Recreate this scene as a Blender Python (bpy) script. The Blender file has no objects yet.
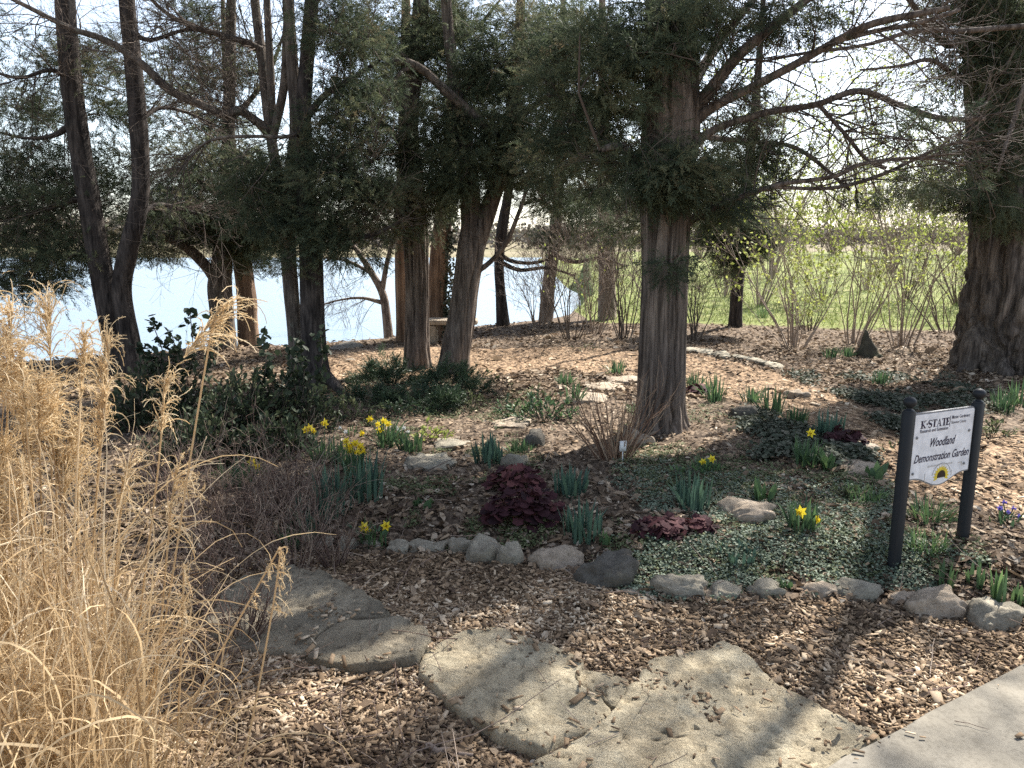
import bpy, math, random
import numpy as np
from mathutils import Vector, Matrix

rng = np.random.default_rng(7)
random.seed(7)
SC = bpy.context.scene
COL = SC.collection
R = math.radians

# ------------------------------------------------------------------ camera, sky, sun, exposure
FPX = 760.0
CAMZ = 1.62
PITCH = math.atan((384 - 240) / FPX)
cam_d = bpy.data.cameras.new('camera')
cam = bpy.data.objects.new('camera', cam_d)
COL.objects.link(cam)
cam.location = (0, 0, CAMZ)
cam.rotation_euler = (math.pi / 2 - PITCH, 0, 0)
cam_d.sensor_width = 36
cam_d.lens = FPX / 1024 * 36
cam_d.clip_start = 0.05
cam_d.clip_end = 9000
SC.camera = cam

SUN_AZ, SUN_EL = R(40), R(46)          # azimuth measured from +Y (view direction) towards +X
w = bpy.data.worlds.new('World')
SC.world = w
w.use_nodes = True
nt = w.node_tree
bg = nt.nodes['Background']
sky = nt.nodes.new('ShaderNodeTexSky')
sky.sky_type = 'NISHITA'
sky.sun_disc = False
sky.sun_elevation = SUN_EL
sky.sun_rotation = SUN_AZ
sky.air_density = 1.0
sky.dust_density = 1.0
sky.ozone_density = 1.0
hs = nt.nodes.new('ShaderNodeHueSaturation')
hs.inputs['Saturation'].default_value = 0.66      # paler sky, so that shade turns less blue
nt.links.new(sky.outputs[0], hs.inputs['Color'])
nt.links.new(hs.outputs[0], bg.inputs[0])
bg.inputs[1].default_value = 0.08
sun_d = bpy.data.lights.new('sun', 'SUN')
sun_d.energy = 4.0
sun_d.angle = R(0.53)
sun_d.color = (1.0, 0.95, 0.87)
sun = bpy.data.objects.new('sun', sun_d)
COL.objects.link(sun)
SUNV = np.array([math.sin(SUN_AZ) * math.cos(SUN_EL), math.cos(SUN_AZ) * math.cos(SUN_EL), math.sin(SUN_EL)])
sun.rotation_euler = Vector(SUNV).to_track_quat('Z', 'Y').to_euler()
sun.location = (20, 30, 40)
SC.view_settings.view_transform = 'Standard'
SC.view_settings.look = 'None'
SC.view_settings.gamma = 1
SC.view_settings.use_curve_mapping = False
SC.view_settings.exposure = 2.02
SC.render.engine = 'CYCLES'
cy = SC.cycles
cy.max_bounces = 5
cy.diffuse_bounces = 3
cy.glossy_bounces = 2
cy.transmission_bounces = 3
cy.transparent_max_bounces = 4
cy.caustics_reflective = False
cy.caustics_refractive = False
cy.sample_clamp_indirect = 6
cy.use_adaptive_sampling = False
cy.adaptive_threshold = 0.01
try:
    cy.use_denoising = False      # keep the fine grain of chips, twigs and sprays
except Exception:
    pass

# ------------------------------------------------------------------ noise
def _hash(i, j, k):
    h = np.sin(i * 127.1 + j * 311.7 + k * 74.7) * 43758.5453
    return h - np.floor(h)

def vnoise(x, y, z=0.0):
    x, y, z = np.broadcast_arrays(np.asarray(x, float), np.asarray(y, float), np.asarray(z, float))
    xi, yi, zi = np.floor(x), np.floor(y), np.floor(z)
    f = [x - xi, y - yi, z - zi]
    u, v, t = [a * a * (3 - 2 * a) for a in f]
    r = 0
    for a in (0, 1):
        for b in (0, 1):
            for c in (0, 1):
                wgt = (u if a else 1 - u) * (v if b else 1 - v) * (t if c else 1 - t)
                r = r + wgt * _hash(xi + a, yi + b, zi + c)
    return r * 2 - 1

def fbm(x, y, z=0.0, o=3):
    r, a = 0, 1.0
    for i in range(o):
        r = r + a * vnoise(np.asarray(x) * 2 ** i + 17.3 * i, np.asarray(y) * 2 ** i - 9.1 * i, np.asarray(z) * 2 ** i + 5.7 * i)
        a *= 0.5
    return r

def sstep(a, b, x):
    t = np.clip((x - a) / (b - a), 0, 1)
    return t * t * (3 - 2 * t)

# ------------------------------------------------------------------ terrain and pixel helpers
def crest(x):
    return np.interp(x, [-60, -8, -5, -2.6, -1.2, 0.1, 1.3, 2.6, 5, 9, 60], [7, 9.6, 11.2, 12.7, 14.0, 15.0, 17, 24, 52, 66, 75])

# centre line of the stones that edge the bed, world coordinates are derived below
BORDER_PX = [(150, 560), (250, 552), (310, 546), (345, 548), (395, 550), (460, 546), (500, 556), (555, 562), (605, 578), (650, 592),
             (690, 593), (725, 596), (790, 594), (840, 594), (890, 596), (940, 607), (1000, 614), (1060, 622), (1200, 636)]

def _dirs(px, py):
    px, py = np.asarray(px, float), np.asarray(py, float)
    u, v = (px - 512) / FPX, (384 - py) / FPX
    cp, sp = math.cos(PITCH), math.sin(PITCH)
    return u, cp + v * sp, -sp + v * cp

def flat(px, py, z=0.0):
    dx, dy, dz = _dirs(px, py)
    t = (z - CAMZ) / dz
    return t * dx, t * dy

_bx, _by = flat(*np.array(BORDER_PX, float).T)

def border_y(x):
    return np.interp(x, _bx, _by)

def terrain(x, y, fine=True):
    x, y = np.asarray(x, float), np.asarray(y, float)
    c = crest(x)
    z = 0.10 * sstep(0.0, 0.5, y - border_y(x) - 0.02) * sstep(9.0, 5.0, y)
    z = z + 0.05 * fbm(x * 0.45, y * 0.45, 3.0, 3) * sstep(1.2, 2.5, np.hypot(x, y)) * sstep(60, 20, y)
    if fine:
        z = z + 0.012 * fbm(x * 4, y * 4, 1.0, 2) * sstep(40, 15, y)
    z = z - 0.006 * np.clip(y - 15, 0, 60) * sstep(1.2, 3.0, x)
    z = z + 0.95 * sstep(26, 56, y) * sstep(2.0, 5.5, x)
    t = np.clip(y - c, 0, None)
    drop = 0.42 * (np.sqrt(t * t + 0.16) - 0.4)
    z = z - np.minimum(drop, 1.7 + 0 * drop)
    far = sstep(128, 150, y)
    zf = -1.9 + 0.95 * sstep(128, 142, y) + 0.0085 * np.clip(y - 142, 0, 900) + 0.25 * fbm(x * 0.02, y * 0.02, 9, 2)
    zf = zf + 10 * sstep(-120, -330, x) * sstep(200, 420, y)
    z = np.where(y > 126, zf * far + np.minimum(z, -1.9) * (1 - far), z)
    return z

def G(px, py):
    """the point of the ground seen at a pixel of the photograph"""
    x, y = flat(px, py)
    for _ in range(6):
        x, y = flat(px, py, terrain(x, np.clip(y, 0, 120), False))
    return np.stack([x, y, terrain(x, y)], -1)

def D(px, py, y):
    """the point at depth y metres on the line through a pixel"""
    dx, dy, dz = _dirs(px, py)
    t = np.asarray(y, float) / dy
    return np.stack([t * dx, np.asarray(y, float) + 0 * dx, CAMZ + t * dz], -1)

def inpoly(x, y, poly):
    poly = np.asarray(poly)
    r = np.zeros(np.shape(x), bool)
    n = len(poly)
    for i in range(n):
        (x1, y1), (x2, y2) = poly[i], poly[(i + 1) % n]
        if y1 == y2:
            continue
        c = ((y1 > y) != (y2 > y)) & (x < (x2 - x1) * (y - y1) / (y2 - y1) + x1)
        r ^= c
    return r

# ------------------------------------------------------------------ mesh builder
class MB:
    def __init__(s):
        s.v, s.f, s.t, s.m, s.n = [], [], [], [], 0

    def add(s, v, f, tint=0.5, mat=0):
        v = np.asarray(v, float).reshape(-1, 3)
        f = np.asarray(f, int)
        if f.ndim == 1:
            f = f[None]
        s.v.append(v)
        s.f.append(f + s.n)
        s.n += len(v)
        s.t.append(np.broadcast_to(np.asarray(tint, float), (len(f),)).copy())
        s.m.append(np.full(len(f), mat, int))

    def box(s, c, size, rot=0, tint=0.5, mat=0):
        a = np.array([[-1, -1, -1], [1, -1, -1], [1, 1, -1], [-1, 1, -1], [-1, -1, 1], [1, -1, 1], [1, 1, 1], [-1, 1, 1]]) * np.array(size) / 2
        cr, sr = math.cos(rot), math.sin(rot)
        a = np.stack([a[:, 0] * cr - a[:, 1] * sr, a[:, 0] * sr + a[:, 1] * cr, a[:, 2]], 1) + np.array(c)
        s.add(a, [[0, 3, 2, 1], [4, 5, 6, 7], [0, 1, 5, 4], [1, 2, 6, 5], [2, 3, 7, 6], [3, 0, 4, 7]], tint, mat)

    def tubes(s, P, Rd, sides=3, tint=0.5, mat=0, ridge=None):
        """n tubes of k points each: P (n,k,3), Rd (n,k)"""
        P, Rd = np.asarray(P, float), np.asarray(Rd, float)
        n, k = P.shape[:2]
        if n == 0:
            return
        T = np.gradient(P, axis=1)
        T /= np.linalg.norm(T, axis=2, keepdims=True) + 1e-9
        main = P[:, -1] - P[:, 0]
        ref = np.where((np.abs(main[:, 2]) > 0.75 * np.linalg.norm(main, axis=1))[:, None], [[1.0, 0.2, 0]], [[0, 0.1, 1.0]])
        ref = np.broadcast_to(ref[:, None], T.shape)
        U = np.cross(T, ref)
        U /= np.linalg.norm(U, axis=2, keepdims=True) + 1e-9
        V = np.cross(T, U)
        a = np.arange(sides) / sides * 2 * math.pi
        rr = Rd[:, :, None] * np.ones(sides)
        if ridge is not None:
            rr = rr * ridge(P, a)
        X = P[:, :, None] + rr[..., None] * (U[:, :, None] * np.cos(a)[:, None] + V[:, :, None] * np.sin(a)[:, None])
        idx = np.arange(n * k * sides).reshape(n, k, sides)
        nx = np.roll(idx, -1, 2)
        F = np.stack([idx[:, :-1], nx[:, :-1], nx[:, 1:], idx[:, 1:]], -1).reshape(-1, 4)
        tt = np.asarray(tint, float)
        if tt.ndim == 1:
            tt = np.repeat(tt, (k - 1) * sides)
        s.add(X.reshape(-1, 3), F, tt, mat)

    def inst(s, TV, TF, pos, rot, scale, tint=0.5, ttint=0.0, mat=0):
        """copies of a small template: pos (n,3), rot (n,3,3), scale (n,) or (n,3)"""
        n = len(pos)
        if n == 0:
            return
        scale = np.asarray(scale, float)
        if scale.ndim == 1:
            scale = scale[:, None]
        L = TV[None] * scale[:, None, :]
        X = np.einsum('nij,nkj->nki', rot, L) + pos[:, None]
        F = (np.arange(n) * len(TV))[:, None, None] + TF[None]
        t = np.clip(np.broadcast_to(np.asarray(tint, float), (n,))[:, None] + np.broadcast_to(ttint, (len(TF),))[None], 0, 1)
        s.add(X.reshape(-1, 3), F.reshape(-1, TF.shape[1]), t.reshape(-1), mat)

    def build(s, name, mats, parent=None, base=None, smooth=False):
        if not isinstance(mats, (list, tuple)):
            mats = [mats]
        me = bpy.data.meshes.new(name)
        if s.v:
            v = np.concatenate(s.v)
            off = BASE.get(parent.name, np.zeros(3)) if parent is not None else (np.zeros(3) if base is None else np.asarray(base, float))
            v = v - off
            me.vertices.add(len(v))
            me.vertices.foreach_set('co', v.astype(np.float32).ravel())
            loops = np.concatenate([f.ravel() for f in s.f])
            sizes = np.concatenate([np.full(len(f), f.shape[1]) for f in s.f])
            me.loops.add(len(loops))
            me.loops.foreach_set('vertex_index', loops.astype(np.int32))
            me.polygons.add(len(sizes))
            me.polygons.foreach_set('loop_start', (np.cumsum(sizes) - sizes).astype(np.int32))
            me.polygons.foreach_set('loop_total', sizes.astype(np.int32))
            me.polygons.foreach_set('material_index', np.concatenate(s.m).astype(np.int32))
            if smooth:
                me.polygons.foreach_set('use_smooth', np.ones(len(sizes), bool))
            at = me.attributes.new('tint', 'FLOAT', 'FACE')
            at.data.foreach_set('value', np.concatenate(s.t).astype(np.float32))
            me.update()
        for m in mats:
            me.materials.append(m)
        o = bpy.data.objects.new(name, me)
        COL.objects.link(o)
        if parent is not None:
            o.parent = parent
            BASE[o.name] = BASE.get(parent.name, np.zeros(3))
        else:
            b = np.zeros(3) if base is None else np.asarray(base, float)
            o.location = b
            BASE[o.name] = b
        return o

BASE = {}

def tag(o, label=None, cat=None, group=None, kind=None):
    for k, v in (('label', label), ('category', cat), ('group', group), ('kind', kind)):
        if v:
            o[k] = v
    return o

def thing(name, base, label, cat, group=None):
    o = bpy.data.objects.new(name, None)
    o.empty_display_size = 0.2
    COL.objects.link(o)
    o.location = base
    BASE[o.name] = np.asarray(base, float)
    return tag(o, label, cat, group)

def dup(root, loc, rz=0.0, sc=1.0, label=None, group=None, cat=None):
    r = root.copy()
    COL.objects.link(r)
    r.location = loc
    r.rotation_euler = (0, 0, rz)
    r.scale = (sc, sc, sc)
    if label:
        r['label'] = label
    if group:
        r['group'] = group
    if cat:
        r['category'] = cat
    for ch in list(root.children):
        c = ch.copy()
        COL.objects.link(c)
        c.parent = r
        for g in ch.children:
            d = g.copy()
            COL.objects.link(d)
            d.parent = c
    return r

def rand_rot(n, axis=None, spread=3.14):
    """rotation matrices whose local +X follows axis (n,3)"""
    x = np.asarray(axis, float)
    x = x / (np.linalg.norm(x, axis=1, keepdims=True) + 1e-9)
    r = rng.normal(size=(n, 3))
    z = np.cross(x, r)
    z /= np.linalg.norm(z, axis=1, keepdims=True) + 1e-9
    y = np.cross(z, x)
    return np.stack([x, y, z], -1)

def up_rot(axis, tilt=0.35):
    """local +X follows axis, local +Z roughly up"""
    n = len(axis)
    x = axis / (np.linalg.norm(axis, axis=1, keepdims=True) + 1e-9)
    up = np.array([0, 0, 1.0]) + rng.normal(0, tilt, (n, 3))
    y = np.cross(up, x)
    y /= np.linalg.norm(y, axis=1, keepdims=True) + 1e-9
    z = np.cross(x, y)
    return np.stack([x, y, z], -1)

# ------------------------------------------------------------------ materials
def new_mat(name):
    m = bpy.data.materials.new(name)
    m.use_nodes = True
    n = m.node_tree
    for x in list(n.nodes):
        n.nodes.remove(x)
    return m, n, n.nodes.new('ShaderNodeOutputMaterial')

def ramp(n, stops):
    r = n.nodes.new('ShaderNodeValToRGB')
    e = r.color_ramp.elements
    while len(e) < len(stops):
        e.new(0.5)
    for el, (p, c) in zip(e, stops):
        el.position = p
        el.color = (*c, 1) if len(c) == 3 else c
    return r

def spread(stops):
    return [(i / (len(stops) - 1), c) for i, c in enumerate(stops)]

def coords(n, scale=(1, 1, 1), kind='Object'):
    tc = n.nodes.new('ShaderNodeTexCoord')
    mp = n.nodes.new('ShaderNodeMapping')
    mp.inputs['Scale'].default_value = scale
    n.links.new(tc.outputs[kind], mp.inputs[0])
    return mp.outputs[0]

def noise(n, vec, scale, detail=4, rough=0.55):
    x = n.nodes.new('ShaderNodeTexNoise')
    x.inputs['Scale'].default_value = scale
    x.inputs['Detail'].default_value = detail
    x.inputs['Roughness'].default_value = rough
    if vec is not None:
        n.links.new(vec, x.inputs['Vector'])
    return x.outputs[0]

def bump(n, h, strength, dist):
    b = n.nodes.new('ShaderNodeBump')
    b.inputs['Strength'].default_value = strength
    b.inputs['Distance'].default_value = dist
    n.links.new(h, b.inputs['Height'])
    return b.outputs[0]

def mixc(n, a, b, fac, mode='MIX'):
    m = n.nodes.new('ShaderNodeMix')
    m.data_type = 'RGBA'
    m.blend_type = mode
    for s, v in ((0, fac), (6, a), (7, b)):
        if isinstance(v, (int, float)):
            m.inputs[s].default_value = v
        elif isinstance(v, tuple):
            m.inputs[s].default_value = (*v, 1)
        else:
            n.links.new(v, m.inputs[s])
    return m.outputs[2]

def tint_out(n):
    a = n.nodes.new('ShaderNodeAttribute')
    a.attribute_name = 'tint'
    return a.outputs['Fac']

def principled(n, out, col, rough=0.7, spec=0.3, normal=None):
    p = n.nodes.new('ShaderNodeBsdfPrincipled')
    if isinstance(col, tuple):
        p.inputs['Base Color'].default_value = (*col, 1)
    else:
        n.links.new(col, p.inputs['Base Color'])
    p.inputs['Roughness'].default_value = rough
    p.inputs['Specular IOR Level'].default_value = spec
    if normal is not None:
        n.links.new(normal, p.inputs['Normal'])
    if out is not None:
        n.links.new(p.outputs[0], out.inputs[0])
    return p

def tint_mat(name, stops, rough=0.7, spec=0.25, trans=0.0, nscale=0.0):
    """colour picked per face by its tint; trans = share of light let through (leaves, straw)"""
    m, n, out = new_mat(name)
    r = ramp(n, spread(stops))
    n.links.new(tint_out(n), r.inputs[0])
    c = r.outputs[0]
    if nscale:
        f = noise(n, coords(n), nscale, 3)
        rr = ramp(n, [(0.3, (0.7, 0.7, 0.7)), (0.7, (1.15, 1.15, 1.15))])
        n.links.new(f, rr.inputs[0])
        c = mixc(n, c, rr.outputs[0], 1.0, 'MULTIPLY')
    p = principled(n, out, c, rough, spec)
    if trans:
        t = n.nodes.new('ShaderNodeBsdfTranslucent')
        n.links.new(c, t.inputs[0])
        mx = n.nodes.new('ShaderNodeMixShader')
        mx.inputs[0].default_value = trans
        n.links.new(p.outputs[0], mx.inputs[1])
        n.links.new(t.outputs[0], mx.inputs[2])
        n.links.new(mx.outputs[0], out.inputs[0])
    return m

def bark_mat(name, dark, light, s=14, stretch=0.12, lichen=None, bs=0.8):
    m, n, out = new_mat(name)
    v = coords(n, (1, 1, stretch))
    f = noise(n, v, s, 6, 0.65)
    r = ramp(n, [(0.36, dark), (0.52, tuple((a + b) / 2 for a, b in zip(dark, light))), (0.66, light)])
    n.links.new(f, r.inputs[0])
    c = r.outputs[0]
    g = noise(n, coords(n), 2.3, 3)
    rr = ramp(n, [(0.3, (0.72, 0.72, 0.74)), (0.7, (1.15, 1.12, 1.08))])
    n.links.new(g, rr.inputs[0])
    c = mixc(n, c, rr.outputs[0], 1.0, 'MULTIPLY')
    if lichen:
        l = noise(n, coords(n), 9, 5, 0.7)
        lr = ramp(n, [(0.56, (0, 0, 0)), (0.68, (0.7, 0.7, 0.7))])
        n.links.new(l, lr.inputs[0])
        c = mixc(n, c, lichen, lr.outputs[0])
    v2 = coords(n, (1, 1, stretch * 0.35))
    fib = noise(n, v2, s * 3.2, 5, 0.75)
    fr_ = ramp(n, [(0.36, (0.42, 0.40, 0.40)), (0.5, (0.95, 0.95, 0.95)), (0.66, (1.3, 1.27, 1.22))])
    n.links.new(fib, fr_.inputs[0])
    c = mixc(n, c, fr_.outputs[0], 0.85, 'MULTIPLY')
    h = noise(n, v2, s * 2.6, 6, 0.75)
    principled(n, out, c, 0.9, 0.15, bump(n, h, bs, 0.03))
    return m

def stone_mat(name, a, b, c3, lich, s=6.0, speck=0.8, bs=0.7):
    m, n, out = new_mat(name)
    v = coords(n)
    f = noise(n, v, s, 7, 0.62)
    r = ramp(n, [(0.3, a), (0.5, b), (0.7, c3)])
    n.links.new(f, r.inputs[0])
    l = noise(n, v, s * 0.55, 6, 0.7)
    lr = ramp(n, [(0.5, (0, 0, 0)), (0.66, (0.75, 0.75, 0.75))])
    n.links.new(l, lr.inputs[0])
    c = mixc(n, r.outputs[0], lich, lr.outputs[0])
    sp = noise(n, v, s * 22, 3, 0.6)
    sr = ramp(n, [(0.35, (0.55, 0.53, 0.5)), (0.5, (1, 1, 1)), (0.75, (1.15, 1.14, 1.1))])
    n.links.new(sp, sr.inputs[0])
    c = mixc(n, c, sr.outputs[0], speck, 'MULTIPLY')
    st_ = noise(n, v, s * 5.5, 5, 0.7)
    tr = ramp(n, [(0.58, (1, 1, 1)), (0.68, (0.45, 0.43, 0.40))])
    n.links.new(st_, tr.inputs[0])
    c = mixc(n, c, tr.outputs[0], speck, 'MULTIPLY')
    h = noise(n, v, s * 3.5, 9, 0.75)
    principled(n, out, c, 0.92, 0.15, bump(n, h, bs, 0.025))
    return m

def plain(name, col, rough=0.5, spec=0.4, metal=0.0):
    m, n, out = new_mat(name)
    f = noise(n, coords(n), 25, 4)
    r = ramp(n, [(0.3, tuple(x * 0.82 for x in col)), (0.7, tuple(min(1, x * 1.1) for x in col))])
    n.links.new(f, r.inputs[0])
    p = principled(n, out, r.outputs[0], rough, spec, bump(n, f, 0.1, 0.003))
    p.inputs['Metallic'].default_value = metal
    return m

M = {}
M['chip'] = tint_mat('wood_chips', [(0.062, 0.042, 0.027), (0.145, 0.099, 0.060), (0.26, 0.182, 0.113), (0.38, 0.285, 0.19), (0.55, 0.455, 0.335)], 0.85, 0.15)
M['litter'] = tint_mat('dead_leaves', [(0.055, 0.038, 0.026), (0.125, 0.086, 0.057), (0.21, 0.15, 0.10), (0.32, 0.245, 0.17), (0.50, 0.43, 0.34)], 0.85, 0.15, 0.15)
M['juniper'] = tint_mat('juniper_foliage', [(0.032, 0.046, 0.030), (0.060, 0.080, 0.048), (0.095, 0.116, 0.066), (0.145, 0.152, 0.085), (0.18, 0.135, 0.08)], 0.65, 0.2, 0.42)
M['yew'] = tint_mat('yew_foliage', [(0.016, 0.030, 0.016), (0.035, 0.060, 0.030), (0.065, 0.10, 0.05), (0.11, 0.14, 0.07)], 0.5, 0.35, 0.2)
M['broad'] = tint_mat('broadleaf', [(0.020, 0.030, 0.018), (0.042, 0.058, 0.033), (0.075, 0.095, 0.052), (0.13, 0.125, 0.07)], 0.6, 0.2, 0.2)
M['ivy'] = tint_mat('ivy_leaves', [(0.025, 0.034, 0.022), (0.05, 0.062, 0.04), (0.09, 0.10, 0.07), (0.19, 0.17, 0.13)], 0.7, 0.2, 0.15)
M['blade'] = tint_mat('bulb_leaves', [(0.03, 0.058, 0.032), (0.055, 0.10, 0.050), (0.09, 0.155, 0.062), (0.16, 0.24, 0.085)], 0.5, 0.35, 0.32)
M['iris'] = tint_mat('iris_leaves', [(0.035, 0.07, 0.055), (0.06, 0.11, 0.08), (0.09, 0.155, 0.10), (0.15, 0.22, 0.12)], 0.5, 0.35, 0.28)
M['lamium'] = tint_mat('silver_groundcover', [(0.06, 0.08, 0.05), (0.11, 0.145, 0.095), (0.18, 0.22, 0.155), (0.28, 0.32, 0.235)], 0.6, 0.25, 0.2)
M['moss'] = tint_mat('green_groundcover', [(0.045, 0.06, 0.03), (0.09, 0.11, 0.05), (0.14, 0.16, 0.075), (0.21, 0.22, 0.12)], 0.7, 0.2, 0.25)
M['heuchera'] = tint_mat('burgundy_leaves', [(0.022, 0.011, 0.013), (0.042, 0.016, 0.020), (0.075, 0.027, 0.030), (0.14, 0.055, 0.05)], 0.75, 0.15, 0.18)
M['bud'] = tint_mat('spring_buds', [(0.17, 0.20, 0.045), (0.27, 0.32, 0.07), (0.36, 0.42, 0.10), (0.42, 0.43, 0.16)], 0.6, 0.2, 0.4)
M['straw'] = tint_mat('straw', [(0.24, 0.155, 0.085), (0.48, 0.34, 0.185), (0.66, 0.505, 0.305), (0.80, 0.68, 0.49)], 0.6, 0.3, 0.42)
M['plume'] = tint_mat('plume', [(0.42, 0.29, 0.15), (0.55, 0.40, 0.22), (0.66, 0.51, 0.31), (0.74, 0.62, 0.43)], 0.75, 0.15, 0.45)
M['yellow'] = tint_mat('daffodil_petals', [(0.75, 0.55, 0.03), (0.85, 0.68, 0.05), (0.88, 0.76, 0.14)], 0.55, 0.2, 0.35)
M['white_petal'] = tint_mat('white_petals', [(0.7, 0.7, 0.66), (0.82, 0.82, 0.8)], 0.55, 0.2, 0.3)
M['purple'] = tint_mat('crocus_petals', [(0.14, 0.10, 0.42), (0.25, 0.2, 0.6)], 0.55, 0.2, 0.3)
M['twig'] = tint_mat('twigs', [(0.045, 0.036, 0.030), (0.085, 0.066, 0.054), (0.15, 0.12, 0.098), (0.26, 0.22, 0.18)], 0.85, 0.15)
M['paletwig'] = tint_mat('pale_twigs', [(0.14, 0.11, 0.085), (0.22, 0.17, 0.135), (0.32, 0.26, 0.21), (0.40, 0.34, 0.29)], 0.85, 0.15)
M['redstem'] = tint_mat('red_brown_stems', [(0.10, 0.055, 0.035), (0.19, 0.11, 0.07), (0.30, 0.20, 0.13), (0.42, 0.32, 0.22)], 0.8, 0.2)
M['drystem'] = tint_mat('dry_stems', [(0.065, 0.042, 0.034), (0.12, 0.080, 0.065), (0.20, 0.145, 0.115), (0.34, 0.27, 0.21)], 0.85, 0.15)
M['bark_cedar'] = bark_mat('cedar_bark', (0.06, 0.049, 0.041), (0.27, 0.225, 0.19), 22, 0.07)
M['bark_dark'] = bark_mat('dark_bark', (0.022, 0.019, 0.018), (0.10, 0.086, 0.078), 18, 0.22)
M['bark_grey'] = bark_mat('grey_bark', (0.06, 0.05, 0.042), (0.22, 0.185, 0.155), 20, 0.16, (0.20, 0.21, 0.17))
M['bark_lit_warm'] = bark_mat('lit_warm_bark', (0.11, 0.070, 0.048), (0.33, 0.225, 0.155), 18, 0.09)  # cedar bark with warm orange light put into its colour
M['bark_big'] = bark_mat('furrowed_bark', (0.05, 0.042, 0.036), (0.21, 0.178, 0.15), 16, 0.13)
M['bark_pale'] = bark_mat('pale_bark', (0.14, 0.11, 0.09), (0.38, 0.32, 0.27), 20, 0.3)
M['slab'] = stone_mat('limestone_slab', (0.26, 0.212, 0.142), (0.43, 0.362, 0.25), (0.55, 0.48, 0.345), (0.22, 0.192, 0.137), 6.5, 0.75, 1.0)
M['rock'] = stone_mat('edge_limestone', (0.16, 0.138, 0.105), (0.28, 0.25, 0.195), (0.41, 0.37, 0.295), (0.13, 0.125, 0.095), 9)
M['rock_pink'] = stone_mat('pink_limestone', (0.22, 0.175, 0.13), (0.35, 0.285, 0.215), (0.46, 0.385, 0.30), (0.2, 0.17, 0.14), 9)
M['rock_dark'] = stone_mat('dark_stone', (0.066, 0.060, 0.050), (0.11, 0.10, 0.085), (0.17, 0.155, 0.13), (0.10, 0.095, 0.07), 9)
M['rock_moss'] = stone_mat('mossy_stone', (0.045, 0.042, 0.032), (0.075, 0.068, 0.052), (0.12, 0.105, 0.08), (0.06, 0.07, 0.035), 9)
M['concrete'] = stone_mat('concrete', (0.15, 0.136, 0.112), (0.19, 0.173, 0.143), (0.225, 0.206, 0.172), (0.165, 0.148, 0.12), 3, 0.4, 0.25)
M['slab_shaded'] = stone_mat('shaded_limestone_slab', (0.15, 0.127, 0.093), (0.27, 0.23, 0.168), (0.38, 0.33, 0.245), (0.13, 0.115, 0.088), 7, 0.9, 1.0)  # darker, greyer copy of the slab stone, with shade put into its colour
M['black_metal'] = plain('black_powder_coat', (0.009, 0.011, 0.014), 0.55, 0.3)
M['panel_white'] = plain('white_sign_panel', (0.70, 0.70, 0.72), 0.5, 0.4)
M['panel_edge'] = plain('grey_sign_rim', (0.20, 0.20, 0.205), 0.5, 0.4)
M['ink'] = plain('dark_ink', (0.030, 0.022, 0.045), 0.6, 0.2)
M['ink_pale'] = plain('faded_ink', (0.50, 0.47, 0.43), 0.6, 0.2)
M['ink_brown'] = plain('seed_brown', (0.035, 0.022, 0.015), 0.6, 0.2)
M['ink_yellow'] = plain('petal_yellow', (0.68, 0.52, 0.06), 0.6, 0.2)
M['tag_white'] = plain('white_plastic', (0.78, 0.78, 0.76), 0.4, 0.4)
M['far_tree'] = tint_mat('bare_treeline', [(0.10, 0.085, 0.075), (0.16, 0.135, 0.115), (0.23, 0.20, 0.165), (0.20, 0.22, 0.13)], 0.9, 0.05)

# ------------------------------------------------------------------ the setting: ground, lake, lawn, concrete path
BACK_PATH = G(*np.array([(300, 356), (400, 346), (470, 350), (560, 346), (690, 353), (740, 362), (800, 380), (850, 402), (885, 432), (915, 452), (1000, 432), (1120, 425),
                         (1180, 560), (1024, 522), (960, 500), (900, 484), (850, 456), (800, 424), (740, 403), (690, 390), (640, 377), (560, 369), (470, 379), (380, 372), (300, 384)], float).T)[:, :2]

def lawn_edge(x):
    return np.interp(x, [-3, 0.4, 1.6, 3.0, 5, 8, 14], [40, 40, 15.4, 14.6, 14.0, 13.9, 14.2])

def zones(x, y):
    j = 0.12 * fbm(x * 1.3, y * 1.3, 4.0, 3)
    front = sstep(0.02, -0.08, y - border_y(x) + 0.3 * j)
    back = inpoly(x + j, y + j, BACK_PATH).astype(float)
    path = np.maximum(front, back)
    lawn = sstep(-0.1, 0.35, y - lawn_edge(x) + 1.4 * j) * (y < 120)
    far = (y > 130).astype(float)
    return path, lawn, far

def axis(lo, hi, step, ends, grow=1.18):
    a = list(np.arange(lo, hi, step))
    s, p, up = step, a[-1], []
    while p < ends[1]:
        s *= grow
        p += s
        up.append(p)
    s, p, dn = step, a[0], []
    while p > ends[0]:
        s *= grow
        p -= s
        dn.append(p)
    return np.array(dn[::-1] + a + up)

gx = axis(-5.5, 6.0, 0.05, (-3000, 3000))
gy = np.concatenate([axis(1.0, 18.0, 0.05, (-25, 40), 1.12)[:-1], np.geomspace(42, 6000, 70)])
X, Y = np.meshgrid(gx, gy)
Z = terrain(X, Y)
pz, lz, fz = zones(X, Y)
Z = Z + 0.008 * fbm(X * 14, Y * 14, 2.0, 2) * (1 - fz)
mb = MB()
nyy, nxx = X.shape
idx = np.arange(nyy * nxx).reshape(nyy, nxx)
mb.add(np.stack([X, Y, Z], -1).reshape(-1, 3), np.stack([idx[:-1, :-1], idx[:-1, 1:], idx[1:, 1:], idx[1:, :-1]], -1).reshape(-1, 4))

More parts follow.
